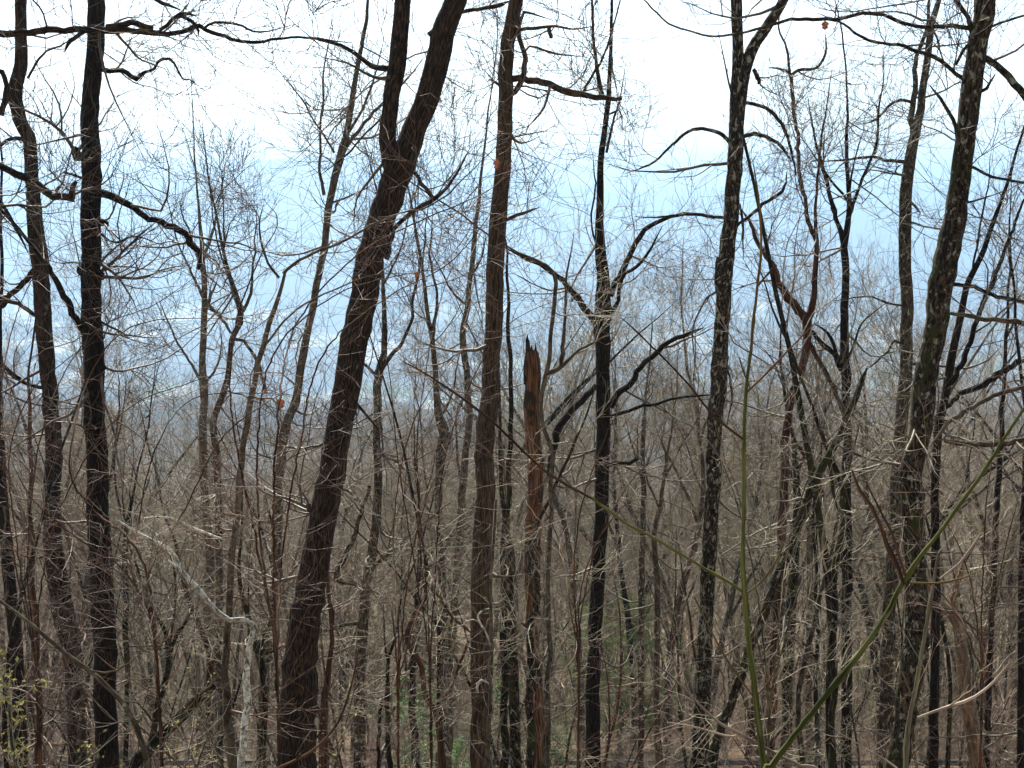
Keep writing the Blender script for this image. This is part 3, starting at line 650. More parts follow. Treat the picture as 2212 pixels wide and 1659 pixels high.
T('bare_tree', 'dark leaning stem pair fanning up right from behind the big lichened trunk', 18,
  [(2205, 300, 5), (2180, 380, 7), (2150, 470, 9), (2120, 550, 12), (2092, 612, 13), (2073, 689, 15), (2055, 780, 18), (2040, 860, 18), (2026, 940, 18), (2020, 1040, 18), (2020, 1150, 18), (2022, 1300, 20), (2018, 1500, 20), (2016, 1659, 22)],
  [[(2052, 830, 13), (2070, 800, 13), (2092, 750, 12), (2115, 677, 11), (2134, 631, 10), (2160, 570, 9), (2185, 500, 7), (2212, 430, 5)], [(2060, 614, 9), (2100, 622, 9), (2150, 637, 9), (2225, 655, 9)],
   [(2100, 600, 5), (2110, 520, 5), (2130, 430, 4), (2140, 330, 3)], [(2042, 880, 10), (2080, 850, 12), (2131, 827, 13), (2150, 812, 16), (2180, 795, 14), (2225, 770, 14)]],
  'darkoak', 'twiggrey', q=1.1)
T('bare_tree', 'tree out past the right border reaching dark limbs leftward into view', 15,
  [(2330, 300, 50), (2325, 600, 52), (2320, 900, 54), (2322, 1200, 58), (2325, 1659, 64)],
  [[(2325, 720, 14), (2260, 708, 12), (2212, 700, 12), (2160, 690, 10), (2131, 689, 10), (2090, 682, 9), (2054, 677, 8)], [(2325, 930, 14), (2260, 940, 12), (2212, 950, 12), (2160, 958, 13), (2111, 960, 12), (2070, 955, 11), (2040, 952, 8)],
   [(2325, 790, 11), (2212, 834, 10), (2150, 856, 10), (2092, 882, 10), (2060, 903, 10), (2035, 930, 9), (2010, 965, 6)]],
  'smooth', 'twig', sky_len=6, q=0.7)
T('bare_tree', 'tree out past the left border reaching a long level limb across the top corner', 13,
  [(-90, 0, 60), (-92, 300, 62), (-95, 700, 64), (-100, 1100, 66), (-102, 1659, 72)],
  [[(-90, 75, 17), (-20, 70, 16), (40, 68, 15), (100, 66, 14), (160, 68, 14), (215, 66, 16), (270, 62, 14), (330, 68, 12), (380, 73, 11), (400, 70, 10), (425, 55, 12), (432, 64, 9), (470, 75, 9), (510, 84, 8), (560, 88, 8), (600, 84, 6), (680, 85, 5), (760, 92, 4)],
   [(180, 70, 8), (165, 78, 9), (148, 92, 10), (140, 112, 6)], [(230, 58, 12), (280, 50, 14), (330, 60, 10)], [(345, 65, 8), (365, 48, 8), (385, 32, 9), (415, 30, 6), (425, 35, 4)], [(440, 62, 6), (460, 50, 6), (500, 48, 6), (525, 58, 5), (560, 70, 4), (640, 52, 3)],
   [(388, 34, 7), (410, 45, 8), (428, 60, 9), (428, 80, 4)],
   [(330, -5, 8), (355, 8, 9), (390, 22, 7)], [(-90, 300, 20), (-30, 340, 17), (20, 368, 15), (60, 390, 17), (95, 412, 16), (125, 425, 16), (162, 430, 15)], [(150, 428, 13), (158, 405, 12), (165, 392, 8)], [(-90, 400, 14), (-30, 410, 10), (10, 455, 8), (40, 500, 7), (60, 545, 6)],
   [(-90, 130, 14), (-30, 150, 14), (3, 155, 12), (14, 180, 10), (12, 210, 14), (2, 250, 11)], [(102, 62, 4), (90, 20, 4), (60, -10, 3)]],
  'oak', 'twig', sky_len=6, q=0.8)
# smaller individually visible trunks
T('bare_tree', 'tan sunlit trunk bending left low down, behind the big lichened trunk', 21,
  [(1990, 1230, 8), (2010, 1275, 13), (2038, 1310, 20), (2065, 1340, 25), (2078, 1397, 29), (2084, 1493, 31), (2100, 1570, 35), (2112, 1659, 38)], [[(2070, 1345, 14), (2060, 1290, 16), (2075, 1240, 12), (2090, 1200, 9), (2130, 1130, 7)], [(2080, 1375, 20), (2095, 1365, 12)]], 'tan', 'twigpale', q=0.8)
T('bare_tree', 'narrow black trunk rising near the right border, beside the tan bent trunk', 21,
  [(2180, 600, 5), (2172, 760, 8), (2165, 900, 10), (2160, 1000, 12), (2154, 1071, 13), (2146, 1263, 14), (2138, 1416, 14), (2131, 1659, 15)], [[(2160, 1000, 5), (2190, 960, 4), (2220, 900, 3)]], 'darkoak', 'twiggrey', q=1.1)
T('bare_tree', 'slim dark trunk at the very right border of the view', 17,
  [(2216, 900, 8), (2210, 1100, 11), (2206, 1301, 14), (2205, 1659, 18)], (), 'darkoak', 'twig', q=1.0, sky_len=3)
T('bare_tree', 'slim upright grey trunk between the V-forked dark tree and the lichen blotched fork', 27,
  [(1395, 850, 5), (1388, 960, 9), (1390, 1071, 12), (1386, 1250, 14), (1385, 1450, 14), (1384, 1659, 15)], [[(1390, 1050, 5), (1370, 980, 4), (1350, 900, 3)]], 'maple', 'twiggrey', q=1.2, up=0.1)
T('bare_tree', 'bent grey trunk leaning off a slim upright one right of the V-forked dark tree', 26,
  [(1450, 930, 4), (1436, 1020, 8), (1425, 1100, 10), (1412, 1160, 12), (1418, 1230, 13), (1420, 1350, 14), (1418, 1500, 14), (1422, 1659, 15)], [[(1424, 1100, 5), (1400, 1040, 4), (1390, 990, 3)]], 'smooth', 'twiggrey', q=1.2, up=0.1)
T('bare_tree', 'mossy trunk half hidden behind the leaning broken trunk', 22,
  [(1700, 880, 8), (1715, 960, 11), (1722, 1071, 16), (1718, 1180, 22), (1710, 1300, 23), (1702, 1430, 24), (1700, 1560, 24), (1696, 1659, 26)], [[(1722, 1080, 8), (1700, 1000, 7), (1670, 930, 5)]], 'moss', 'twiggrey', q=1.0)
T('bare_tree', 'pale grey trunk in the thicket between the leaning broken trunk and wavy stem', 25,
  [(1760, 900, 6), (1752, 1000, 10), (1748, 1100, 15), (1750, 1250, 15), (1748, 1400, 16), (1747, 1659, 17)], [[(1750, 1090, 6), (1770, 1020, 5), (1800, 940, 3)]], 'smooth', 'twigpale', q=1.2, up=0.1)
T('bare_tree', 'thin forked dark trunk left of the wavy black stem', 19,
  [(1758, 1080, 4), (1760, 1180, 7), (1764, 1290, 9), (1765, 1400, 10), (1762, 1500, 10), (1768, 1659, 12)], [[(1765, 1390, 6), (1785, 1350, 7), (1797, 1310, 6)], [(1765, 1425, 5), (1735, 1390, 4), (1700, 1360, 3)]], 'darkoak', 'twig', q=1.0, L=(0.4, 1.4))
T('bare_tree', 'dark thin trunk just right of the straight near black trunk', 19,
  [(300, 1010, 4), (285, 1080, 7), (273, 1142, 12), (271, 1248, 13), (273, 1390, 13), (275, 1496, 11), (270, 1659, 12)], [[(275, 1150, 5), (310, 1070, 5), (330, 1010, 3)]], 'moss', 'twig', q=1.0)
T('bare_tree', 'thin red brown stem between the two left border trunks', 17,
  [(62, 800, 5), (65, 900, 8), (66, 1071, 9), (70, 1200, 11), (76, 1330, 12), (82, 1450, 14), (86, 1659, 16)], (), 'red', 'twigred', q=1.2, L=(0.5, 1.5))
T('bare_tree', 'crooked dark sapling with a Y fork, left of the mossy fallen log', 16,
  [(305, 1260, 5), (318, 1300, 7), (340, 1337, 8), (362, 1385, 11), (366, 1430, 12), (350, 1490, 14), (338, 1540, 14), (326, 1600, 14), (322, 1659, 15)],
  [[(368, 1410, 8), (383, 1370, 9), (400, 1345, 9), (412, 1322, 9), (416, 1318, 9)], [(366, 1400, 6), (378, 1300, 5), (376, 1230, 4), (350, 1150, 3)]], 'moss', 'twig', q=1.0, L=(0.4, 1.3))
T('bare_tree', 'brown sapling stem curving behind the white barked arching tree', 18,
  [(360, 1120, 5), (385, 1200, 8), (405, 1290, 10), (430, 1350, 12), (455, 1420, 14), (450, 1480, 13), (456, 1659, 15)], (), 'red', 'twig', q=1.0)
T('bare_tree', 'slender dark trunk right behind the white barked stem, mossy at its fork', 16,
  [(520, 1160, 5), (516, 1220, 8), (525, 1290, 10), (545, 1370, 13), (562, 1420, 17), (572, 1500, 14), (566, 1659, 16)],
  [[(555, 1400, 16), (585, 1340, 10), (592, 1260, 7), (590, 1150, 6), (570, 1050, 5)], [(566, 1410, 14), (610, 1395, 12), (640, 1370, 9)]], 'moss', 'twigpale', q=1.0, L=(0.4, 1.3))
T('bare_tree', 'reddish twisted stem along the right foot of the leaning oak', 12.5,
  [(708, 1240, 7), (712, 1300, 8), (716, 1360, 9), (712, 1430, 12), (704, 1500, 16), (698, 1580, 20), (700, 1659, 24)], [[(714, 1380, 5), (720, 1320, 5), (706, 1290, 5)]], 'red', 'twigred', q=0.9, L=(0.3, 1.0))
T('bare_tree', 'looping reddish vine like stem left of the two stemmed burl tree', 14,
  [(912, 1238, 5), (919, 1284, 7), (910, 1308, 9), (892, 1330, 10), (882, 1372, 12), (894, 1408, 12), (908, 1435, 12), (912, 1475, 12), (917, 1505, 12), (934, 1526, 13), (948, 1560, 13), (956, 1659, 16)],
  [[(918, 1255, 6), (948, 1290, 6), (975, 1330, 6), (1010, 1360, 7), (1018, 1368, 4)], [(1012, 1385, 6), (995, 1430, 7), (975, 1485, 6), (950, 1520, 6)], [(920, 1245, 5), (925, 1225, 5), (945, 1215, 3)]], 'red', 'twigpale', q=0.7, L=(0.3, 1.0))
T('bare_tree', 'black thin trunk standing in the gap left of the looping reddish stem', 23,
  [(905, 1190, 6), (902, 1260, 10), (898, 1340, 12), (893, 1430, 14), (890, 1520, 14), (896, 1600, 18), (900, 1659, 20)], (), 'darkoak', 'twig', q=1.1)
T('bare_tree', 'thin stem forking like a slingshot in the gap right of the slender forked tree', 18,
  [(868, 1290, 4), (858, 1360, 7), (845, 1400, 7), (838, 1450, 9), (836, 1530, 11), (842, 1659, 13)], [[(836, 1500, 6), (820, 1540, 8), (818, 1659, 10)], [(838, 1440, 5), (830, 1370, 4), (828, 1300, 3)]], 'darkoak', 'twig', q=1.0, L=(0.4, 1.2))
T('bare_tree', 'white barked sapling stem whose top arches down to the left', 10,
  [(250, 1122, 4.21), (301, 1153, 6.32), (347, 1174, 8.42), (369, 1188, 9.47), (382, 1205, 10.5), (392, 1230, 11.6), (411, 1257, 11.6), (436, 1282, 12.6), (457, 1312, 12.6), (486, 1334, 12.6), (515, 1338, 11.6), (538, 1334, 11.6), (547, 1345, 11.6), (545, 1385, 11.6), (533, 1420, 13.7), (532, 1470, 16.8), (535, 1510, 16.8), (528, 1580, 15.8), (521, 1659, 16.8)],
  [[(486, 1166, 5), (440, 1150, 6), (400, 1130, 6), (360, 1118, 5), (300, 1120, 4)], [(392, 1230, 5), (350, 1200, 4), (330, 1150, 3)]], 'white', 'twigpale', q=0.9, rough=0.03, L=(0.3, 1.0), cat='tree')
T('bare_tree', 'grey arching sapling that sweeps from the left border down past the dark trunk', 7,
  [(-30, 1270, 6), (0, 1298, 7), (50, 1335, 8), (106, 1383, 9), (150, 1420, 10), (191, 1447, 10), (230, 1480, 11), (266, 1511, 12), (285, 1540, 13), (295, 1580, 13), (308, 1620, 14), (320, 1670, 15)],
  [[(270, 1515, 5), (300, 1520, 5), (330, 1560, 5), (345, 1600, 4)], [(200, 1450, 5), (250, 1450, 4), (320, 1400, 3)]], 'smooth', 'twig', q=0.5, rough=0.03, L=(0.2, 0.8), wig=0.13)

# mossy fallen log leaning in the brush
lg, lr = stem_from([(462, 1482, 16), (440, 1500, 22), (412, 1526, 24), (392, 1548, 25), (340, 1600, 26), (270, 1670, 28), (210, 1725, 28)], 15.5)
rt = empty('fallen_log', lg[-1], 'mossy dark log propped aslant in the brush left of the white stem', 'log')
mb = MB(); a, b_ = spline(lg, lr, 0.08, 0.1); mb.tubes(a - lg[-1], b_, 12, (0, 1, 0.02), 0.1); mb.build('log_body', M['moss'], rt)

# ------------------------------------------------------------------ near shrubs
def shrub(name, label, D, stems, mat, twig=None, q=0, L=(0.15, 0.5), rough=0.02, mats=None, cat='shrub', base_at=None, bud=True):
    roots = None
    b0 = None
    objs = []
    for i, st in enumerate(stems):
        P, R = stem_from(st[1:] if isinstance(st[0], str) else st, D)
        mt = st[0] if isinstance(st[0], str) else mat
        if i == 0:
            P, R = to_ground(P[::-1], R[::-1]); P, R = P[::-1], R[::-1]
            b0 = P[0].copy(); b0[2] = ground(b0[0], b0[1])
            roots = empty(name, b0, label, cat)
        a, b_ = spline(P - b0, R, 0.02 if D < 5 else 0.04, 0.10, 0.0025)
        # nodes: slight swellings where buds sit
        if D < 6:
            kk = np.arange(len(a)); b_ = b_ * (1 + 0.30 * (kk % 13 == 3) + 0.14 * (kk % 13 == 4)) * (1 + 0.04 * RNG.normal(size=len(a)))
        mb = MB(); mb.tubes(a, b_, 10, (0.1, 1, 0.02), rough)
        mb.build('stem', M[mt], roots)
        objs.append(resample(a, b_, 20))
    if q:
        mb = MB()
        for a, b_ in objs:
            ln = np.sum(np.linalg.norm(np.diff(a, axis=0), axis=1))
            c1, r1 = grow(a[None], b_[None], max(1, int(ln * q)), L, (30, 70), 0.1, 1, 8, 0.14, 0.05, 0.5, 0.006, 0.0014)
            mb.tubes(c1, r1, 4)
            c2, r2 = grow(c1, r1, 3, (L[0] * 0.5, L[1] * 0.5), (30, 60), 0.2, 1, 6, 0.14, 0.05, 0.6, 0.003, 0.0011)
            mb.tubes(c2, r2, 3)
        mb.build('twigs', M[twig or 'twigred'], roots)
    return roots

shrub('green_stemmed_shrub', 'shrub of upright smooth green stem with long straight side shoots, close to the viewer', 3.2, [
  [(1650, 1700, 15), (1647, 1647, 15), (1632, 1512, 13), (1616, 1378, 12), (1609, 1286, 11), (1605, 1186, 9), (1605, 1071, 9), (1607, 950, 8), (1612, 842, 8), (1622, 760, 7)],
  ['greenred', (1622, 760, 7), (1628, 690, 6), (1637, 612, 6), (1645, 535, 5), (1640, 440, 4), (1626, 345, 2)],
  [(1609, 1282, 7), (1575, 1258, 7), (1536, 1236, 6.5), (1478, 1201, 6.5), (1420, 1165, 6), (1363, 1137, 6), (1333, 1116, 6), (1280, 1077, 6)],
  ['red', (1280, 1077, 6), (1230, 1050, 5.5), (1185, 1022, 5.5), (1139, 982, 5), (1069, 915, 5), (1016, 873, 5), (928, 813, 4), (872, 782, 2.5)],
  ['red', (1607, 950, 6), (1540, 896, 5), (1497, 842, 4.5), (1432, 773, 4), (1363, 705, 3), (1340, 685, 2)],
  ['greenred', (1612, 1282, 4), (1640, 1262, 4), (1658, 1240, 4), (1680, 1205, 4.5), (1693, 1175, 3)],
  ['red', (1614, 846, 5), (1650, 812, 4.5), (1700, 760, 4), (1762, 697, 2.5)], ['greenred', (1622, 842, 3), (1605, 800, 3), (1597, 772, 2.5)],
  ['red', (1637, 618, 4), (1660, 590, 4), (1678, 572, 3)],
  ['greenred', (1632, 1512, 4), (1580, 1440, 4), (1540, 1370, 3.5), (1500, 1290, 3)], ['red', (1634, 1505, 3), (1655, 1480, 3), (1672, 1455, 3)]],
  'green')
shrub('green_stemmed_shrub', 'ribbed green stem slanting up to the right border, close to the viewer', 2.8, [
  [(1640, 1720, 15), (1662, 1658, 14), (1689, 1620, 14), (1731, 1566, 14), (1774, 1509, 13), (1824, 1447, 13), (1862, 1397, 12), (1912, 1328, 12), (1958, 1255, 12), (1992, 1205, 10), (2035, 1148, 9), (2088, 1071, 9), (2131, 1010, 8), (2170, 945, 7), (2225, 865, 6)],
  ['red', (1952, 1262, 9), (1938, 1220, 9), (1918, 1180, 9), (1900, 1130, 8), (1880, 1090, 8), (1858, 1060, 7), (1840, 1015, 4)],
  ['red', (1958, 1250, 6), (1942, 1200, 5), (1925, 1150, 5), (1900, 1100, 4.5), (1870, 1040, 3)],
  ['greenred', (1965, 1258, 5), (2020, 1260, 5), (2070, 1252, 4), (2110, 1235, 3)], ['red', (2131, 1012, 5), (2160, 960, 4), (2161, 935, 4)],
  ['palestem', (2030, 1250, 4), (2070, 1220, 5), (2095, 1190, 5), (2120, 1150, 4)]],
  'green')
shrub('grey_stemmed_shrub', 'slim grey green stem in front of the foot of the big lichened trunk', 5, [
  [(1955, 1700, 13), (1958, 1658, 12), (1964, 1580, 11), (1973, 1512, 10), (1992, 1397, 9), (2008, 1310, 8), (2018, 1250, 7), (2027, 1195, 5)],
  ['palestem', (1982, 1550, 5), (2030, 1532, 6), (2092, 1512, 7), (2140, 1480, 6), (2183, 1430, 4)],
  ['greystem', (1973, 1510, 4), (1960, 1480, 4), (1948, 1450, 3)]], 'greystem', 'twigpale', 1.5)
shrub('pale_twig_shrub', 'long pale pinkish shoot crossing low in front of both green stems', 4, [
  [(1800, 1700, 7), (1731, 1652, 7), (1670, 1622, 7), (1601, 1585, 8), (1580, 1575, 6), (1547, 1555, 6), (1509, 1520, 5), (1470, 1480, 5), (1424, 1439, 3)],
  [(1601, 1585, 4), (1570, 1590, 4), (1500, 1570, 3), (1440, 1560, 2)]], 'palestem', 'twigpale', 1.5)
shrub('red_twig_shrub', 'thin red shoot curving up right at the foot of the leaning oak', 5, [
  [(560, 1700, 6), (620, 1650, 6), (680, 1615, 5), (730, 1560, 5), (760, 1480, 4), (775, 1400, 3)],
  [(640, 1640, 4), (700, 1570, 3), (660, 1535, 3), (600, 1530, 2)]], 'red', 'twigred', 1.5)

# hook shaped pale twigs hanging in front of the hickory
shrub('pale_twig_shrub', 'thin stem with bright white hooked twigs in front of the hickory trunk', 12.5, [
  ['smooth', (1052, 1700, 10), (1055, 1600, 10), (1060, 1500, 9), (1062, 1400, 8), (1060, 1300, 7), (1064, 1200, 6), (1072, 1080, 5)],
  ['white', (1058, 1478, 3), (1044, 1470, 5), (1034, 1474, 6), (1031, 1485, 6), (1033, 1497, 5)],
  ['white', (1058, 1390, 4), (1050, 1366, 5), (1040, 1350, 5), (1032, 1330, 4), (1045, 1318, 3), (1058, 1314, 2)], ['white', (1033, 1343, 3), (1015, 1338, 4), (1000, 1350, 3), (975, 1356, 2)]], 'smooth', 'twigpale', 2.0)

# arching red-brown sprays that cross the left and middle of the view
def spray(label, D, base, heads, r0=6.0, twig='twigred', q=1.3, L=(0.4, 1.3)):
    P = at(base[0], base[1], D)
    gp = P.copy(); gp[2] = ground(P[0], P[1])
    root = empty('arching_shrub', gp, label, 'shrub')
    mb = MB(); car = []
    for h in heads:
        pts = [gp - [0, 0, 0.1], P] + [at(u, v, D + RNG.uniform(-0.8, 0.8)) for (u, v) in h]
        rr = np.linspace(r0, 1.2, len(pts)) * D / FPX / 2 * 1.0
        a, b_ = spline(pts, rr, 0.06, 0.5)
        mb.tubes(a - gp, b_, 6, (0.2, 1, 0.1)); car.append(resample(a - gp, b_, 24))
    mb.build('stem', M['red' if twig == 'twigred' else 'smooth'], root)
    mb = MB()
    for a, b_ in car:
        ln = np.sum(np.linalg.norm(np.diff(a, axis=0), axis=1))
        c1, r1 = grow(a[None], b_[None], int(ln * q), L, (25, 65), 0.3, 1, 9, 0.13, 0.03, 0.6, 0.006, 0.0022)
        mb.tubes(c1, r1, 4)
        c2, r2 = grow(c1, r1, 5, (L[0] * 0.5, L[1] * 0.6), (25, 60), 0.15, 1, 7, 0.15, 0.03, 0.7, 0.004, 0.0017)
        mb.tubes(c2, r2, 3)
        c3, r3 = grow(c2, r2, 3, (0.08, 0.35), (25, 60), 0.15, 1, 5, 0.15, 0.03, 0.7, 0.003, 0.0014)
        mb.tubes(c3, r3, 3)
    mb.build('twigs', M[twig], root)
spray('red brown arching shrub whose long shoots cross the leaning oak', 9, (600, 1500), [
   [(590, 1200), (600, 900), (640, 700), (760, 560), (900, 480), (1040, 420), (1110, 370)],
   [(560, 1150), (560, 900), (600, 750), (720, 640), (840, 600), (960, 580)],
   [(610, 1200), (650, 950), (700, 760), (840, 640), (980, 560), (1100, 400)],
   [(560, 1200), (500, 900), (510, 700), (560, 560), (600, 480), (570, 430)]], 7)
spray('red brown arching shrub spreading across the straight near black trunk', 8, (340, 1450), [
   [(290, 1250), (300, 1120), (340, 960), (420, 860), (560, 850), (660, 855)],
   [(300, 1200), (200, 1100), (150, 1000), (200, 800), (300, 700), (500, 690), (560, 710)],
   [(320, 1250), (400, 1100), (470, 960), (560, 880), (700, 800)],
   [(280, 1250), (150, 1150), (50, 1050), (0, 900)]], 6)
spray('thin shrub with tangled tan twigs on the left border slope', 10, (80, 1500), [
   [(60, 1200), (100, 900), (200, 720), (330, 660), (420, 600)], [(40, 1200), (20, 1000), (60, 860), (140, 780), (260, 700)],
   [(100, 1200), (180, 1000), (280, 880), (400, 830), (500, 800)], [(30, 1200), (0, 900), (30, 700), (100, 560), (220, 500)]], 5, 'twigred', 0.9)
spray('shrub with fine grey shoots in front of the V-forked dark tree', 11, (1250, 1500), [
   [(1260, 1300), (1300, 1150), (1380, 1020), (1480, 960)], [(1230, 1300), (1200, 1150), (1100, 1000), (960, 930), (860, 880)],
   [(1260, 1250), (1340, 1100), (1420, 1080), (1520, 1120)], [(1240, 1250), (1260, 1080), (1330, 900), (1420, 790), (1500, 730)]], 4.5, 'twigred', 0.9)
spray('shrub with fine tan shoots leaning over the foot of the leaning broken trunk', 10, (1660, 1600), [
   [(1640, 1400), (1600, 1250), (1500, 1150), (1400, 1130)], [(1690, 1400), (1740, 1250), (1840, 1130), (1960, 1080)],
   [(1680, 1400), (1700, 1200), (1760, 1000), (1860, 880), (1960, 860)], [(1650, 1400), (1620, 1200), (1560, 1000), (1480, 900)]], 4.5, 'twigpale', 0.9)
spray('tangled reddish shrub by the right border, below the dark limbs', 9, (2120, 1550), [
   [(2110, 1350), (2080, 1200), (2000, 1060), (1920, 960)], [(2140, 1350), (2180, 1150), (2225, 1000)],
   [(2120, 1350), (2130, 1100), (2160, 880), (2200, 700)], [(2100, 1400), (2050, 1300), (1950, 1220), (1860, 1200)]], 5, 'twigred')
spray('reddish shrub with long level shoots in front of the two stemmed burl tree', 8.5, (860, 1580), [
   [(850, 1350), (820, 1200), (760, 1080), (640, 1000), (520, 980)], [(870, 1350), (900, 1150), (960, 1000), (1060, 950), (1180, 920)],
   [(860, 1350), (850, 1150), (880, 950), (960, 800), (1060, 700)], [(880, 1400), (940, 1250), (1040, 1150), (1150, 1100)]], 4.5, 'twigred')
spray('wide reddish shrub with shoots rising toward the burl and hickory tops', 10, (930, 1500), [
   [(920, 1250), (900, 1000), (920, 800), (960, 620), (1020, 500)], [(940, 1250), (960, 1000), (1020, 820), (1100, 700), (1220, 640)], [(900, 1250), (860, 1000), (840, 800), (800, 640), (700, 560)]], 4.5, 'twigred')

# ------------------------------------------------------------------ prototypes for trees and saplings seen in numbers
def proto_tree(seed, h, r0, bark_, twig, kind, detail=1.0):
    """returns (trunk mesh, crown mesh) round the origin"""
    global RNG
    keep = RNG; RNG = np.random.default_rng(seed)
    K = 26
    d = np.array([RNG.normal() * 0.05, RNG.normal() * 0.05, 1.0]); p = np.zeros(3); p[2] = -0.5
    P = [p]
    curve = RNG.normal(size=3) * 0.02; curve[2] = 0
    for k in range(K - 1):
        d = d + RNG.normal(size=3) * np.array([0.05, 0.05, 0]) * (0.8 + 1.8 * k / K) + curve; d[2] = max(d[2], 0.6); d /= np.linalg.norm(d)
        p = p + d * (h + 0.5) / (K - 1); P.append(p)
    P = np.array(P)[None]; R = (r0 * (1 - np.linspace(0, 1, K)) ** 0.8 + 0.005)[None]
    mt = MB(); mt.tubes(P, R, 8, (0, 1, 0.02), 0.06)
    # forks / major limbs belong with the trunk mesh
    nf = {0: 3, 1: 6, 2: 2, 3: 8}[kind]
    ang = {0: (12, 28), 1: (20, 42), 2: (10, 25), 3: (30, 65)}[kind]
    upb = {0: 0.10, 1: 0.07, 2: 0.10, 3: 0.03}[kind]
    F, FR = grow(P, R, nf, (h * 0.25, h * 0.5), ang, 0.3, 0.8, 14, 0.11, upb, 0.62, 0.2, 0.012, 0.7)
    mt.tubes(F, FR, 6, None, 0.05)
    mc = MB()
    tot, totr = resample(P[0], R[0], 14)
    C0 = np.concatenate([F, tot[None]]); R0 = np.concatenate([FR, totr[None]])
    nlist = np.array([int(8 * detail)] * len(F) + [int(30 * detail)])
    c1, r1 = grow(C0, R0, nlist, (0.10 * h, 0.22 * h), (30, 65), 0.25, 1, 9, 0.11, upb * 1.3, 0.5, 0.035, 0.008)
    mc.tubes(c1, r1, 4)
    c2, r2 = grow(c1, r1, int(6 * detail), (0.04 * h, 0.10 * h), (25, 60), 0.1, 1, 7, 0.12, upb * 1.3, 0.6, 0.014, 0.0058)
    mc.tubes(c2, r2, 3)
    c3, r3 = grow(c2, r2, int(4 * detail), (0.3, 0.045 * h + 0.25), (22, 50), 0.1, 1, 5, 0.12, upb, 0.7, 0.007, 0.0046)
    mc.tubes(c3, r3, 3)
    A, B = mt.mesh('trunk', M[bark_]), mc.mesh('crown', M[twig])
    RNG = keep
    return A, B

def proto_sapling(seed, h, nst, bark_, twig, spread):
    global RNG
    keep = RNG; RNG = np.random.default_rng(seed)
    mt, mc = MB(), MB()
    K = 18
    Ps, Rs = [], []
    for s in range(nst):
        d = np.array([RNG.normal() * spread, RNG.normal() * spread, 1.0]); d /= np.linalg.norm(d)
        p = np.array([RNG.normal() * 0.12, RNG.normal() * 0.12, -0.2]); P = [p]
        hh = h * RNG.uniform(0.6, 1.0)
        for k in range(K - 1):
            d = d + RNG.normal(size=3) * 0.07; d[2] = max(d[2], 0.35); d /= np.linalg.norm(d)
            p = p + d * hh / (K - 1); P.append(p)
        Ps.append(P); Rs.append(RNG.uniform(0.014, 0.03) * (h / 5) * (1 - np.linspace(0, 1, K)) ** 0.7 + 0.003)
    Ps, Rs = np.array(Ps), np.array(Rs)
    mt.tubes(Ps, Rs, 6, (0, 1, 0.02), 0.05)
    c1, r1 = grow(Ps, Rs, 11, (0.10 * h, 0.26 * h), (22, 58), 0.2, 1, 9, 0.13, 0.05, 0.5, 0.009, 0.003)
    mc.tubes(c1, r1, 4)
    c2, r2 = grow(c1, r1, 5, (0.05 * h, 0.14 * h), (25, 65), 0.1, 1, 6, 0.15, 0.04, 0.65, 0.005, 0.0025)
    mc.tubes(c2, r2, 3)
    c3, r3 = grow(c2, r2, 3, (0.12, 0.35), (25, 65), 0.1, 1, 4, 0.15, 0.03, 0.7, 0.003, 0.0022)
    mc.tubes(c3, r3, 3)
    A, B = mt.mesh('stem', M[bark_]), mc.mesh('twigs', M[twig])
    RNG = keep
    return A, B

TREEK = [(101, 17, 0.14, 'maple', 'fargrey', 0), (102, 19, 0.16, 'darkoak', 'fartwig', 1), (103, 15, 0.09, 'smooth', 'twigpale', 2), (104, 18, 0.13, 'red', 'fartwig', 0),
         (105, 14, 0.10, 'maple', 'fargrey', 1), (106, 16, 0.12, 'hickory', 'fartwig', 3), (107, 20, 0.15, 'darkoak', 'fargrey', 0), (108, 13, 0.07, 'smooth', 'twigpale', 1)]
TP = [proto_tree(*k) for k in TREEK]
TLAB = ['grey bare tree', 'wide dark bare tree', 'slender pale bare tree', 'red brown bare tree', 'wide grey bare tree', 'spreading brown bare tree', 'tall dark narrow bare tree', 'thin pale many-limbed tree']
def place_pair(pair, names, name, loc, rz, s, label, cat, group):
    root = empty(name, loc, label, cat, group); root.rotation_euler = (random.gauss(0, 0.04), random.gauss(0, 0.04), rz)
    root.scale = (s, s, s * random.uniform(0.92, 1.08))
    for me, nm in zip(pair, names):
        o = bpy.data.objects.new(nm, me); COL.objects.link(o); o.parent = root
    return root
MARKS = [(25, 'the left border trunk', 21), (120, 'the bowed dark trunk', 18), (222, 'the near black trunk', 15), (330, 'the Y-forked dark sapling', 16), (452, 'the fan-topped tree', 28),
         (530, 'the white barked stem', 10), (590, 'the tall leaning grey tree', 22), (665, 'the leaning forked oak', 12), (790, 'the slender mid-fork tree', 20), (893, 'the looping reddish stem', 14),
         (957, 'the burl tree', 24), (1038, 'the straight hickory', 14), (1105, 'the shaggy lichened stem', 16), (1150, 'the orange snag', 15), (1287, 'the V-forked dark tree', 19), (1387, 'the slim upright trunk', 27),
         (1420, 'the bent grey trunk', 26), (1526, 'the lichen blotched fork', 17), (1608, 'the upright green stem', 3), (1680, 'the leaning broken trunk', 16), (1748, 'the pale grey thicket trunk', 25),
         (1804, 'the wavy black stem', 15), (1829, 'the upright dark tree', 20), (1920, 'the twin-stemmed trunk', 20), (1980, 'the big lichened trunk', 12), (2070, 'the tan bent trunk', 21), (2140, 'the narrow black trunk', 21), (2206, 'the right border trunk', 17)]
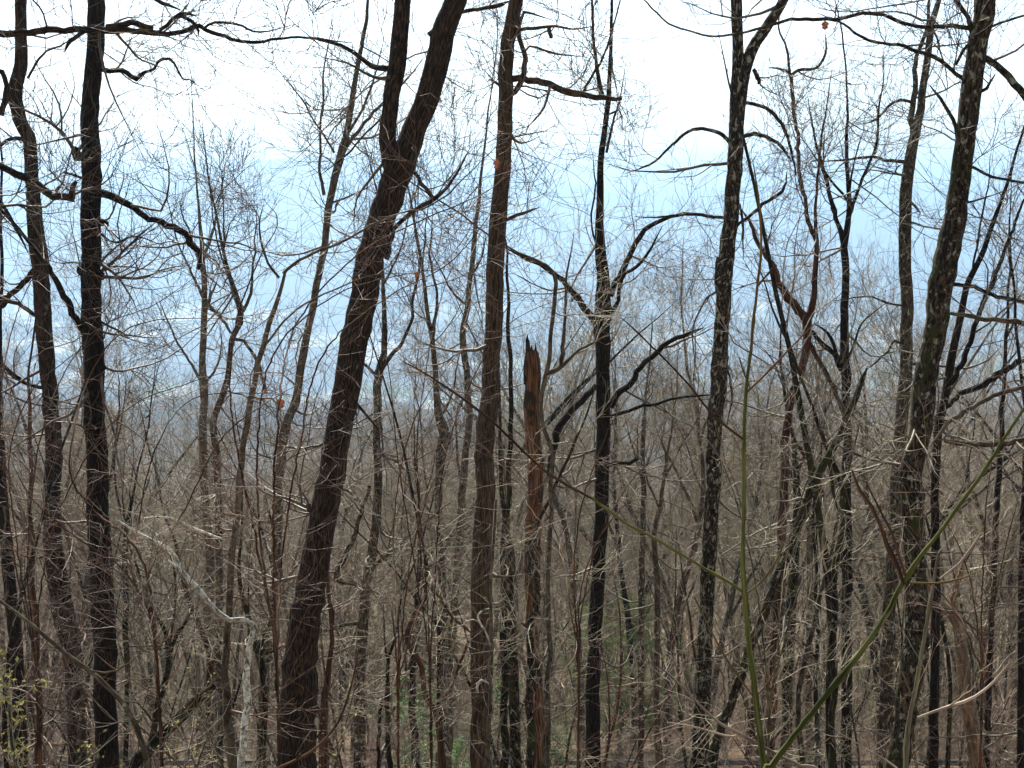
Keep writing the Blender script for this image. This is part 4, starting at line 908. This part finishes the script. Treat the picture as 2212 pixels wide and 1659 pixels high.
def where(x, y, z):
    cp, sp = math.cos(PITCH), math.sin(PITCH)
    u = 1106 + FPX * x / (y * cp + (z - CZ) * sp)
    mk = min(MARKS, key=lambda m: abs(m[0] - u)); d = u - mk[0]
    if abs(d) < 16 and y > mk[2]: rel = 'behind'
    else: rel = ('just ' if abs(d) < 45 else '') + ('left of' if d < 0 else 'right of')
    dep = 'low in view' if y < 28 else 'near the road' if y < 44 else 'past the road' if y < 60 else 'well downslope' if y < 76 else 'far downslope'
    return dep + ', ' + rel + ' ' + mk[1]
placed = []
def free(x, y, gap):
    for (a, b_) in placed:
        if (a - x) ** 2 + (b_ - y) ** 2 < gap * gap: return False
    placed.append((x, y)); return True
cnt = 0; tries = 0
while cnt < 262 and tries < 9000:
    tries += 1
    y = 37.5 + (92 - 37.5) * random.random() ** 0.85
    if 30.3 < y < 37.3: continue
    x = random.uniform(-0.42, 0.42) * y
    if y < 30.3 and random.random() < 0.6: continue
    if not free(x, y, 1.1 if y < 50 else 1.6): continue
    k = random.randrange(len(TP)) if y > 44 else random.choice((0, 2, 6, 3))
    # keep the open view over the valley: shorter trees a little farther out
    s = random.uniform(0.72, 1.02) if y < 45 else random.uniform(0.7, 1.05)
    if -0.31 * y < x < -0.16 * y: s *= 0.80
    place_pair(TP[k], ('trunk', 'crown'), 'bare_tree', (x, y, ground(x, y)), random.uniform(0, 6.28), s, TLAB[k] + ' ' + where(x, y, ground(x, y) + 5), 'tree', 'bare trees in the thicket down the slope')
    cnt += 1

SAPK = [(201, 7.5, 2, 'red', 'farred', 0.10), (202, 6.5, 3, 'smooth', 'twigpale', 0.16), (203, 9, 1, 'maple', 'fargrey', 0.07), (204, 7.5, 2, 'moss', 'twigpale', 0.12),
        (205, 4.5, 4, 'red', 'farred', 0.3), (206, 8, 1, 'darkoak', 'twigpale', 0.1), (207, 10, 1, 'moss', 'fartwig', 0.05)]
SP = [proto_sapling(*k) for k in SAPK]
SLAB = ['red brown crooked sapling', 'pale many-stemmed sapling clump', 'single-stemmed grey sapling', 'mossy stemmed sapling', 'low spreading reddish sapling clump', 'dark sapling with pale twigs', 'tall pole-like dark sapling']
cnt = 0; tries = 0
while cnt < 270 and tries < 9000:
    tries += 1
    y = 23 + (70 - 23) * random.random() if cnt > 26 else random.uniform(14, 23)
    if 30.6 < y < 37.0: continue
    x = random.uniform(-0.41, 0.41) * y
    k = random.randrange(len(SP))
    s = random.uniform(0.6, 1.2)
    place_pair(SP[k], ('stem', 'twigs'), 'sapling', (x, y, ground(x, y)), random.uniform(0, 6.28), s, SLAB[k] + ' ' + where(x, y, ground(x, y) + 2), 'sapling', 'saplings in the understory')
    cnt += 1

# ------------------------------------------------------------------ far wood: one mass, instanced on points
def far_wood(name, y0, y1, n, protos, smin, smax, gap_pow, lo=0.48):
    pts = []
    for i in range(n):
        y = math.sqrt(random.uniform(y0 ** 2, y1 ** 2)) if gap_pow == 2 else y0 + (y1 - y0) * random.random()
        x = random.uniform(-lo, lo) * y
        pts.append((x, y, ground(x, y) - 0.2))
    me = bpy.data.meshes.new(name); me.from_pydata(pts, [], [])
    o = bpy.data.objects.new(name, me); COL.objects.link(o)
    c = bpy.data.collections.new(name + '_kinds')
    for i, p in enumerate(protos): c.objects.link(p)
    ng = bpy.data.node_groups.new(name, 'GeometryNodeTree')
    ng.interface.new_socket('Geometry', in_out='INPUT', socket_type='NodeSocketGeometry')
    ng.interface.new_socket('Geometry', in_out='OUTPUT', socket_type='NodeSocketGeometry')
    N = ng.nodes; Lk = ng.links
    gi, go = N.new('NodeGroupInput'), N.new('NodeGroupOutput')
    ci = N.new('GeometryNodeCollectionInfo'); ci.inputs['Collection'].default_value = c
    ci.inputs['Separate Children'].default_value = True; ci.inputs['Reset Children'].default_value = True
    ip = N.new('GeometryNodeInstanceOnPoints'); ip.inputs['Pick Instance'].default_value = True
    ri = N.new('FunctionNodeRandomValue'); ri.data_type = 'INT'
    ri.inputs[4].default_value = 0; ri.inputs[5].default_value = len(protos) - 1
    rv = N.new('FunctionNodeRandomValue'); rv.data_type = 'FLOAT_VECTOR'; rv.inputs['Seed'].default_value = 3
    rv.inputs[0].default_value = (-0.06, -0.06, 0); rv.inputs[1].default_value = (0.06, 0.06, 6.28)
    rs = N.new('FunctionNodeRandomValue'); rs.data_type = 'FLOAT'; rs.inputs['Seed'].default_value = 5
    rs.inputs[2].default_value = smin; rs.inputs[3].default_value = smax
    Lk.new(gi.outputs[0], ip.inputs['Points']); Lk.new(ci.outputs[0], ip.inputs['Instance'])
    Lk.new(ri.outputs[2], ip.inputs['Instance Index']); Lk.new(rv.outputs[0], ip.inputs['Rotation']); Lk.new(rs.outputs[1], ip.inputs['Scale'])
    Lk.new(ip.outputs[0], go.inputs[0])
    md = o.modifiers.new('wood', 'NODES'); md.node_group = ng
    return tag(o, kind='stuff')

def far_proto(seed, h, r0, twig, kind, det):
    A, B = proto_tree(seed, h, r0, 'smooth', twig, kind, det) if kind >= 0 else proto_sapling(seed, h, 5, 'smooth', twig, 0.3)
    # one mesh: trunk and crown together
    bmv = [A, B]
    vs, fs, off, mi = [], [], 0, []
    for j, me in enumerate(bmv):
        v = np.empty(len(me.vertices) * 3, np.float32); me.vertices.foreach_get('co', v); vs.append(v.reshape(-1, 3))
        f = np.empty(len(me.polygons) * 4, np.int32); me.loops.foreach_get('vertex_index', f); fs.append(f.reshape(-1, 4) + off)
        off += len(me.vertices); mi += [j] * len(me.polygons)
    mb = MB(); mb.v = vs; mb.f = fs; mb.uv = [np.zeros((sum(len(f) for f in fs) * 4, 2))]
    me = mb.mesh('distant_tree', M[twig])
    return bpy.data.objects.new('distant_tree', me)
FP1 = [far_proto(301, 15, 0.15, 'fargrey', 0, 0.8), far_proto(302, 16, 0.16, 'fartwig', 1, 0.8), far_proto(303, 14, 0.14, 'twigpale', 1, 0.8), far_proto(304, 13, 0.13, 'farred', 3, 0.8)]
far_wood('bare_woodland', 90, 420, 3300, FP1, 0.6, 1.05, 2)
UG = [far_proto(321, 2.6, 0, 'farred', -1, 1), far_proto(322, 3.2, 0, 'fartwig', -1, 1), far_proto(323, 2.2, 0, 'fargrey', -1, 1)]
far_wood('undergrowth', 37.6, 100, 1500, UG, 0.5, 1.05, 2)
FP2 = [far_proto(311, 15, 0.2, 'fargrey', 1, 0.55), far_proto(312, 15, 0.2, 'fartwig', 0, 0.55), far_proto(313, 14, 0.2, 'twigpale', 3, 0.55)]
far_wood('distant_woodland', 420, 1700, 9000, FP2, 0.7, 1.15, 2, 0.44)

# ------------------------------------------------------------------ leaves
def leaf_mat(name, c1, c2, tr=0.35):
    m, nt, b = new_mat(name)
    oi = nt.nodes.new('ShaderNodeNewGeometry')
    col = ramp(nt, oi.outputs['Random Per Island'], [(0.0, c1), (1.0, c2)])
    nt.links.new(col, b.inputs['Base Color']); b.inputs['Roughness'].default_value = 0.5
    tl = nt.nodes.new('ShaderNodeBsdfTranslucent'); nt.links.new(col, tl.inputs[0])
    mx = nt.nodes.new('ShaderNodeMixShader'); mx.inputs[0].default_value = tr
    out = nt.nodes['Material Output']
    nt.links.new(b.outputs[0], mx.inputs[1]); nt.links.new(tl.outputs[0], mx.inputs[2]); nt.links.new(mx.outputs[0], out.inputs[0])
    return m
M['spring'] = leaf_mat('leaf_spring', (0.30, 0.29, 0.07), (0.45, 0.39, 0.12), 0.5)
M['ever'] = leaf_mat('leaf_evergreen', (0.07, 0.13, 0.04), (0.20, 0.30, 0.12), 0.3)
M['pine'] = leaf_mat('needles_pine', (0.16, 0.24, 0.07), (0.27, 0.35, 0.11), 0.5)
M['deadleaf'] = leaf_mat('leaf_dead', (0.13, 0.045, 0.022), (0.22, 0.085, 0.04), 0.3)

def leaves_on(P, n, size, aspect=0.45, droop=0.0):
    """leaf faces at random places along the stems P"""
    N, K, _ = P.shape
    i = RNG.integers(0, N, n); k = RNG.integers(K // 3, K - 1, n)
    c = P[i, k] + (P[i, k + 1] - P[i, k]) * RNG.random((n, 1))
    a = norm(RNG.normal(size=(n, 3)) + np.array([0, 0, -droop])); b_ = norm(np.cross(a, RNG.normal(size=(n, 3))))
    s = RNG.uniform(size[0], size[1], n)[:, None]
    nn = np.cross(a, b_)
    return np.stack([c, c + a * s * 0.5 + b_ * s * aspect / 2 + nn * s * 0.08, c + a * s, c + a * s * 0.5 - b_ * s * aspect / 2 + nn * s * 0.08], 1)

def leafy(name, label, D, u, v, h, nst, leafm, nleaf, size, twig='twig', spread=0.3, cat='shrub', asp=0.45):
    p = at(u, v, D); g = np.array([p[0], D, ground(p[0], D)])
    root = empty(name, g, label, cat)
    top = p[2] - g[2]
    Ps, Rs = [], []
    for s in range(nst):
        d = np.array([RNG.normal() * spread * 0.4, RNG.normal() * spread * 0.4, 1.0]); q = np.array([RNG.normal() * 0.1, RNG.normal() * 0.1, -0.15]); P = [q]
        for k in range(13):
            d = d + RNG.normal(size=3) * 0.08; d[2] = max(d[2], .3); d /= np.linalg.norm(d); q = q + d * top * RNG.uniform(0.9, 1.05) / 13; P.append(q)
        Ps.append(P); Rs.append(0.02 * (1 - np.linspace(0, 1, 14)) ** 0.7 + 0.003)
    Ps, Rs = np.array(Ps), np.array(Rs)
    mb = MB(); mb.tubes(Ps, Rs, 6); mb.build('stem', M['smooth'], root)
    f0 = max(0.05, 1 - h / top)
    mb = MB(); c1, r1 = grow(Ps, Rs, 16, (h * 0.2, h * 0.45), (40, 85), f0, 1, 8, 0.18, 0.03, 0.5, 0.008, 0.002); mb.tubes(c1, r1, 4)
    c2, r2 = grow(c1, r1, 5, (h * 0.06, h * 0.2), (30, 70), 0.1, 1, 6, 0.2, 0.03, 0.6, 0.004, 0.0018); mb.tubes(c2, r2, 3)
    mb.build('twigs', M[twig], root)
    mb = MB(); mb.quads(leaves_on(c2, nleaf, size, asp)); mb.build('foliage', M[leafm], root, False)
leafy('budding_shrub', 'shrub with fresh yellow green leaves low on the left border', 8, 50, 1340, 0.85, 5, 'spring', 1150, (0.02, 0.045), 'twigpale')
leafy('budding_shrub', 'sparse shrub with scattered yellow green buds before the near black trunk', 9, 235, 1500, 0.8, 3, 'spring', 160, (0.02, 0.04), 'twigred')
leafy('budding_shrub', 'thin shrub with few yellow green buds beside the white barked stem', 11, 590, 1400, 1.2, 3, 'spring', 150, (0.02, 0.045), 'twigpale')
leafy('evergreen_shrub', 'glossy evergreen shrub behind the foot of the hickory', 27, 960, 1470, 3.4, 6, 'ever', 9000, (0.05, 0.11), 'twig', 0.35)
leafy('evergreen_shrub', 'small evergreen shrub half seen low down by the leaning oak', 33.5 + 5, 1180, 1560, 2.0, 4, 'ever', 1800, (0.05, 0.11), 'twig', 0.4)

# young pines: whorls of boughs with needles
def pine(label, D, u, v, h, n=9000):
    p = at(u, v, D); g = np.array([p[0], D, ground(p[0], D)])
    root = empty('young_pine', g, label, 'pine tree')
    top = p[2] - g[2]
    P = np.array([[0, 0, z] for z in np.linspace(-0.2, top, 20)])[None] + RNG.normal(size=(1, 20, 3)) * 0.03
    R = np.linspace(0.07, 0.01, 20)[None]
    mb = MB(); mb.tubes(P, R, 8); mb.build('trunk', M['maple'], root)
    c1, r1 = grow(P, R, 80, (h * 0.22, h * 0.42), (60, 85), max(0.1, 1 - h / top), 1, 9, 0.08, 0.05, 0.4, 0.02, 0.004)
    c2, r2 = grow(c1, r1, 8, (h * 0.06, h * 0.14), (30, 55), 0.2, 1, 6, 0.1, 0.05, 0.6, 0.008, 0.003)
    mb = MB(); mb.tubes(c1, r1, 4); mb.tubes(c2, r2, 3); mb.build('boughs', M['twig'], root)
    mb = MB(); mb.quads(leaves_on(c2, n, (0.09, 0.17), 0.1, -0.4)); mb.build('needles', M['pine'], root, False)
pine('young green pine in the gap right of the V-forked dark tree', 44, 1345, 1330, 6.5, 26000)
pine('young green pine partly hidden near the slim trunks left of the lichen blotched fork', 58, 1415, 1480, 5, 9000)
pine('young pine beyond the road behind the mossy trunk on the right', 66, 1890, 1420, 5, 8000)
pine('small pine deep in the thicket behind the leaning oak', 70, 620, 1500, 4, 6000)

# a few withered leaves still hanging on
def dead_leaf(label, D, u, v, s):
    p = at(u, v, D)
    mb = MB()
    # lobed, curled blade: a strip of three quads on each side of the midrib
    w = [0.0, 0.35, 0.5, 0.28, 0.42, 0.1]; n = len(w)
    q = []
    for sd in (-1, 1):
        for i in range(n - 1):
            z0, z1 = -i / (n - 1), -(i + 1) / (n - 1)
            q.append([(0, 0.04 * i, z0), (0, 0.04 * (i + 1), z1), (sd * w[i + 1], 0.25 * w[i + 1], z1 + 0.05), (sd * w[i], 0.25 * w[i], z0 + 0.08)])
    Q = np.array(q) * s
    a = RNG.uniform(-0.8, 0.8); c, s_ = math.cos(a), math.sin(a)
    Q = Q @ np.array([[c, s_, 0], [-s_, c, 0], [0, 0, 1]])
    mb.quads(Q)
    st = np.array([[0, 0, 0.35 * s], [0.02, 0, 0.15 * s], [0, 0, 0]]); mb.tubes(st, np.array([.0012, .0012, .0012]), 4)
    o = mb.build('dead_leaf', M['deadleaf'], None, False); o.location = p
    tag(o, label, 'leaf')
dead_leaf('orange withered leaf hanging left of the leaning oak at mid height', 9, 605, 862, 0.065)
dead_leaf('red brown withered leaf in front of the upper hickory trunk', 9.5, 1075, 345, 0.07)
dead_leaf('small withered leaf hanging right of the leaning oak', 9, 900, 588, 0.04)
dead_leaf('withered leaf cluster dangling high up between the fork and the right trunk', 12, 1782, 46, 0.07)

# ------------------------------------------------------------------ guard rail along the lower road's far verge
mg, nt, b = new_mat('galvanised'); b.inputs['Metallic'].default_value = 0.3; b.inputs['Roughness'].default_value = 0.5
tc = nt.nodes.new('ShaderNodeTexCoord')
nt.links.new(ramp(nt, noise_tex(nt, tc.outputs['Object'], 3, 4, 0.7), [(0.3, (0.10, 0.09, 0.07)), (0.7, (0.20, 0.18, 0.145))]), b.inputs['Base Color'])
gr = empty('guard_rail', (0, 38.6, float(np.interp(38.6, PX, PY)) + CZ - 0.35), 'low grey metal guard rail along the road below the trees', 'guard rail')
prof = [(0, -0.09), (-0.04, -0.07), (-0.04, -0.03), (0, 0), (-0.04, 0.03), (-0.04, 0.07), (0, 0.09)]
xs = np.linspace(-22, 22, 45)
gz = [float(np.interp(38.6, PX, PY)) + CZ for x in xs]
q = []
for i in range(len(xs) - 1):
    for j in range(len(prof) - 1):
        (y0, z0), (y1, z1) = prof[j], prof[j + 1]
        zb = 0.62
        q.append([(xs[i], y0, zb + z0), (xs[i + 1], y0, zb + z0), (xs[i + 1], y1, zb + z1), (xs[i], y1, zb + z1)])
mb = MB(); mb.quads(np.array(q)); mb.build('rail', mg, gr, False)
mb0 = MB(); mb0.tubes(np.array([[0, 0.08, -0.5], [0, 0.08, 0.3], [0, 0.08, 0.8]]), np.array([0.07, 0.07, 0.07]), 4)
pm = mb0.mesh('post', mg, False)
for x in np.arange(-21, 22, 2.0):
    o = bpy.data.objects.new('post', pm); COL.objects.link(o); o.parent = gr; o.location = (x, 0, 0)

# ------------------------------------------------------------------ air
def box(name, x0, x1, y0, y1, z0, z1):
    V = [(x, y, z) for x in (x0, x1) for y in (y0, y1) for z in (z0, z1)]
    F = [(0, 1, 3, 2), (4, 6, 7, 5), (0, 4, 5, 1), (2, 3, 7, 6), (0, 2, 6, 4), (1, 5, 7, 3)]
    me = bpy.data.meshes.new(name); me.from_pydata(V, [], F); o = bpy.data.objects.new(name, me); COL.objects.link(o); return o
hz = box('haze', -21000, 21000, -700, 15400, -620, 290)
tag(hz, kind='stuff')
m = bpy.data.materials.new('air'); m.use_nodes = True
nt = m.node_tree; nt.nodes.clear()
out = nt.nodes.new('ShaderNodeOutputMaterial'); vp = nt.nodes.new('ShaderNodeVolumePrincipled')
vp.inputs['Color'].default_value = (0.34, 0.50, 0.66, 1); vp.inputs['Density'].default_value = 2.6e-4
vp.inputs['Anisotropy'].default_value = 0.42
nt.links.new(vp.outputs[0], out.inputs['Volume'])
hz.data.materials.append(m)
